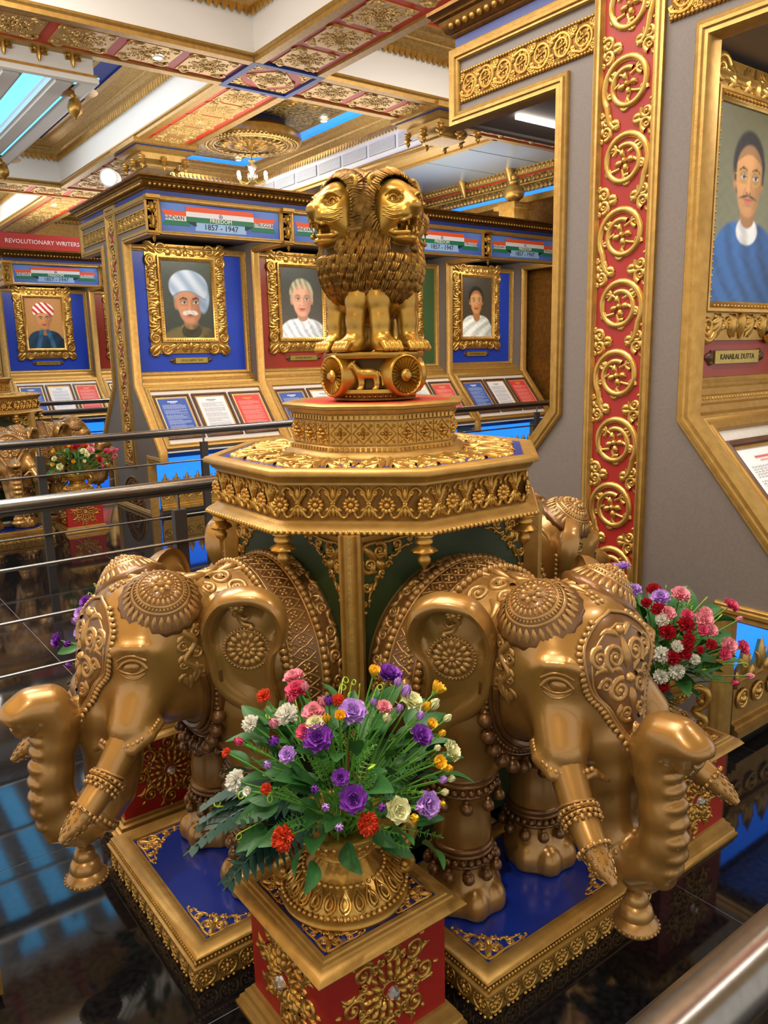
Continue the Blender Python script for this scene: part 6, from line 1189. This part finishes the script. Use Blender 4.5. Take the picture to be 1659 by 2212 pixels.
# ------------------------------------------------------------------ railings
def railing(x0, x1, y, posts, label, zt=.955, r=.027):
    t = thing('steel_railing', label, 'railing', (0, y, 0), 0)
    mb = MB(); mb.tube([(x0, 0, zt), (x1, 0, zt)], r, 16); mb.build('handrail', 'steel', t); mb = MB(); mb.b2((x0, -.011, zt-r-.012), (x1, .011, zt-r+.008)); mb.build('rail_channel', 'steel_dark', t, False)
    for z in (.70, .47, .24): mb = MB(); mb.tube([(x0, -.03, z), (x1, -.03, z)], .0085, 10); mb.build('bar', 'steel', t)
    for x in posts:
        mb = MB(); mb.b2((x-.03, -.02, 0), (x+.03, .02, .85)); p = mb.build('post', 'steel_dark', t, False); mb = MB(); mb.tube([(x, 0, .84), (x, 0, zt-.02)], .008, 8); mb.build('pin', 'steel', p); mb = MB(); mb.b2((x-.04, -.03, 0), (x+.04, .03, .012)); mb.build('base_cover', 'steel', p, False)
        mb = MB()
        for z in (.70, .47, .24): mb.ball((x, -.03, z), .013, 8, 5)
        mb.build('bar_clamp', 'steel_dark', p) if False else None
    return t
railing(-1.7, 2.68, 3.52, (.02, 1.42), 'steel railing just behind the left elephant and the octagonal table', .965, .03)
railing(-1.7, 8.3, 6.347, [1.487-1.41*2, 1.487-1.41, 1.487]+[2.83+1.41*i for i in range(4)], 'long steel railing in front of the booth with the white-turban portrait')
railing(1.2, 8.3, 9.9, (2.5, 3.9), 'steel railing behind the distant elephant monument', .965); railing(-1.7, 8.3, 12.2, (1.2, 2.6, 4.0), 'farthest steel railing in front of the far left booth', .965)
railing(-1.7, 2.6, .317, (-.9, 1.9), 'steel railing close to the camera at the lower right corner', .96, .031)
# ------------------------------------------------------------------ booths and what hangs on them
make_frame_meshes(); make_booth_meshes()
AX, AY = 2.835, 8.125
booth(AX, AY, 4, 2.665, 2.99, [dict(panel='panel_blue', where='below the white-turban portrait'), dict(panel='panel_red', where='below the portrait in white lace'), dict(panel='panel_green', where='below the portrait behind the lions'), dict(panel='panel_blue', where='below the portrait in a white shawl')], 'long grey and gold exhibition booth with four alcoves behind the far railing')
pz = 2.16
for k, (key, lb, nm, pl) in enumerate((('turban', 'gold framed portrait of a moustached man in a pale blue turban', 'LALA LAJPAT RAI', 'brass name plate under the white-turban portrait'), ('lace', 'gold framed portrait of a grey haired woman in white lace', 'ANNIE BESANT', 'brass name plate under the portrait in white lace'), ('suit', 'gold framed portrait hidden behind the lion capital on green', None, None), ('shawl', 'gold framed portrait of a man with round glasses and white shawl', 'CHITTARANJAN DAS', 'brass name plate under the portrait in a white shawl'))): hang_portrait(key, lb, AX+k*1.39+.665, AY-.107, pz, nm, pl)
KX, KY = 2.723, 1.993
booth(KX, KY, 1, 2.605, 2.92, [dict(panel='panel_red', where='beside the big carved red pillar', pages=('note', 'blue', 'red'))], 'near exhibition booth at right with tall red and gold carved pillar', True, True)
hang_portrait('blue', 'gold framed portrait of a young man with glasses and blue shawl', KX+.66, KY-.107, pz-.03, 'KANAILAL DUTTA', 'brass name plate under the blue shawl portrait at right')
CX_, CY_ = 2.78, 13.6
booth(CX_, CY_, 2, 2.665, 2.99, [dict(panel='panel_blue', where='below the striped-turban portrait', full=False), dict(panel='panel_red', where='in the far left red alcove', full=False)], 'far left exhibition booth under the red banner')
hang_portrait('stripes', 'gold framed portrait of a man in a red and white striped turban', CX_+.665, CY_-.107, pz, 'BANKIM CHANDRA CHATTERJEE', 'brass name plate under the striped-turban portrait'); hang_portrait('dark', 'dark gold framed portrait on the far red panel', CX_+1.39+.665, CY_-.107, pz, None, None)
bn = thing('red_banner', 'red banner board lettered REVOLUTIONARY WRITERS above the far booth', 'sign', (2.75, 12.6, 3.275)); bn.rotation_euler = (pi/2, 0, 0); mb = MB(); mb.box((0, 0, 0), (2.25, .21, .04)); bb = mb.build('board', 'banner_red', bn, False); put('lettering', txt('REVOLUTIONARY WRITERS', .084, 'ink_white'), bb, (.56, -.005, .021)); mb = MB(); mb.b2((-1.1, -.115, -.02), (-1.05, -.1, .02)); mb.b2((1.05, -.115, -.02), (1.1, -.1, .02)); mb.build('support', 'gold', bn, False)
# low gold-edged partition at the left edge
pt = thing('display_partition', 'gold edged grey partition end at the lower left edge', 'partition', (.2, 1.93, 0)); mb = MB(); mb.b2((-1.2, .0, .03), (.0, .06, .5)); mb.build('panel', 'grey_wall', pt, False); mb = MB(); mb.sweep(np.array([(-1.2, 0, .02), (0.03, 0, .02), (0.03, 0, .52), (-1.2, 0, .52)]), (0, -1, 0), [(0, -.07), (0, .012), (.02, .02), (.03, .012), (.05, .014), (.055, -.0)]); mb.build('gold_edge', 'gold_flat', pt); mb = MB(); mb.b2((-1.2, .01, 0), (0.01, .05, .03)); mb.build('plinth', 'steel_dark', pt, False)
# ------------------------------------------------------------------ assembly of the two elephant monuments
EL = make_elephant(); PL, TB, PD, UR, LC = make_monument_parts()
def monument(c, tagw, first, skip=()):
    c = A3(*c)
    DIR = ((-pi/2, 'facing right beside the front urn', 'right'), (pi, 'facing left with its trunk raised', 'left'), (0, 'facing away to the right wall', 'rear right'), (pi/2, 'facing away behind the table', 'rear'))
    out = []
    for i, (rz, w1, w2) in enumerate(DIR):
        if i in skip: continue
        le = ('gold elephant statue %s %s' % (w1, tagw[0])); lp = 'blue topped gold platform under the %s elephant %s' % (w2, tagw[0])
        if first and i == 0:
            EL.location = c; EL.rotation_euler = (0, 0, rz); EL['label'] = le; PL.location = c; PL.rotation_euler = (0, 0, rz); PL['label'] = lp; EL['group'] = 'elephant statues'; PL['group'] = 'elephant platforms'
        else: dup(EL, le, c+(A3(.016, .008, 0) if i == 1 else 0), rz); dup(PL, lp, c, rz)
    if first: TB.location = c; TB['label'] = 'gold octagonal table with carved frieze %s' % tagw[0]; LC.location = c+A3(0, 0, 1.56); LC.rotation_euler = (0, 0, -pi/2); LC['label'] = 'gold four-lion capital with wheels %s' % tagw[1]
    else: dup(TB, 'gold octagonal table with carved frieze %s' % tagw[0], c); dup(LC, 'gold four-lion capital with wheels %s' % tagw[1], c+A3(0, 0, 1.56), -pi/2)
monument(MC, ('of the near monument', 'on the near octagonal table'), True)
PP = ((.88, 1.355), (2.07, 1.35), (.87, 2.57))
PW_ = ('at the front between two elephants', 'at right by the carved pillar', 'behind the left elephant head')
for i, (x, y) in enumerate(PP):
    if i == 0: PD.location = (x, y, 0); UR.location = (x, y, .3385); UR.rotation_euler = (0, 0, 2.55); PD['label'] = 'red pedestal with gold roundels '+PW_[i]; UR['label'] = 'gold carved urn '+PW_[i]; PD['group'] = 'red pedestals'; UR['group'] = 'gold urns'
    else: dup(PD, 'red pedestal with gold roundels '+PW_[i], (x, y, 0)); dup(UR, 'gold carved urn '+PW_[i], (x, y, .3385), 2.2)
bouquet('flower_bouquet', 'mixed purple yellow and orange flowers in the front urn', PP[0], .50, FRONT, (380, 1420, 2.592), seed=1)
bouquet('flower_bouquet', 'red pink and white flowers in the right urn', PP[1], .50, RIGHT, (1140, 1060, 2.4586), R=(.28, .28, .27), nfern=2, seed=2)
bouquet('flower_bouquet', 'purple and lilac flowers behind the left elephant head', PP[2], .50, LEFT, (0, 840, 2.963), R=(.28, .28, .27), nfern=2, nleaf=40, seed=3)
# distant monument
M2 = A3(1.45, 8.15, 0)
for b_ in [o for o in bpy.data.objects if o.name.startswith('bell')]: pass
monument(M2, ('of the distant monument at left', 'on the distant octagonal table'), False, (1, 3))
dup(PD, 'red pedestal with gold roundels of the distant monument', (M2[0]+.62, M2[1]-.615, 0)); dup(UR, 'gold carved urn of the distant monument', (M2[0]+.62, M2[1]-.615, .3385), 2.2)
FAR = [(k, c, x, y, r) for k, c, x, y, r in bl('cup_flower', 'yellow', (585, 1085, 26), (578, 1225, 30), (798, 1192, 26), (640, 1018, 20), (750, 1030, 24)) + bl('rose', 'cream', (910, 1075, 30), (945, 1112, 24), (645, 1250, 30), (585, 1157, 24), (918, 1185, 14)) + bl('rose', 'rose_red', (815, 1025, 30), (845, 1010, 24), (1090, 1165, 28)) + bl('carnation', 'orange', (925, 1010, 28), (715, 1020, 24)) + bl('rose', 'pink', (990, 1060, 32), (993, 995, 28), (1260, 1110, 22)) + bl('rosebud', 'hot_pink', (1145, 1080, 26), (1190, 1090, 26), (1245, 1080, 26), (1220, 1160, 20), (1105, 1245, 20))]
bouquet('flower_bouquet', 'yellow pink and red flowers in the distant urn behind the railings', (M2[0]+.62, M2[1]-.615), .50, FAR, (0, 760, 5.0286), R=(.3, .3, .26), nfern=0, nleaf=50, seed=5)

# repeats carry a group phrase
_base = {}
for o in bpy.data.objects:
    if o.parent is None and 'category' in o: _base.setdefault(o.name.split('.')[0], []).append(o)
for nm, L in _base.items():
    if len(L) > 1:
        for o in L:
            if 'group' not in o: o['group'] = nm.replace('_', ' ')+'s in the hall'
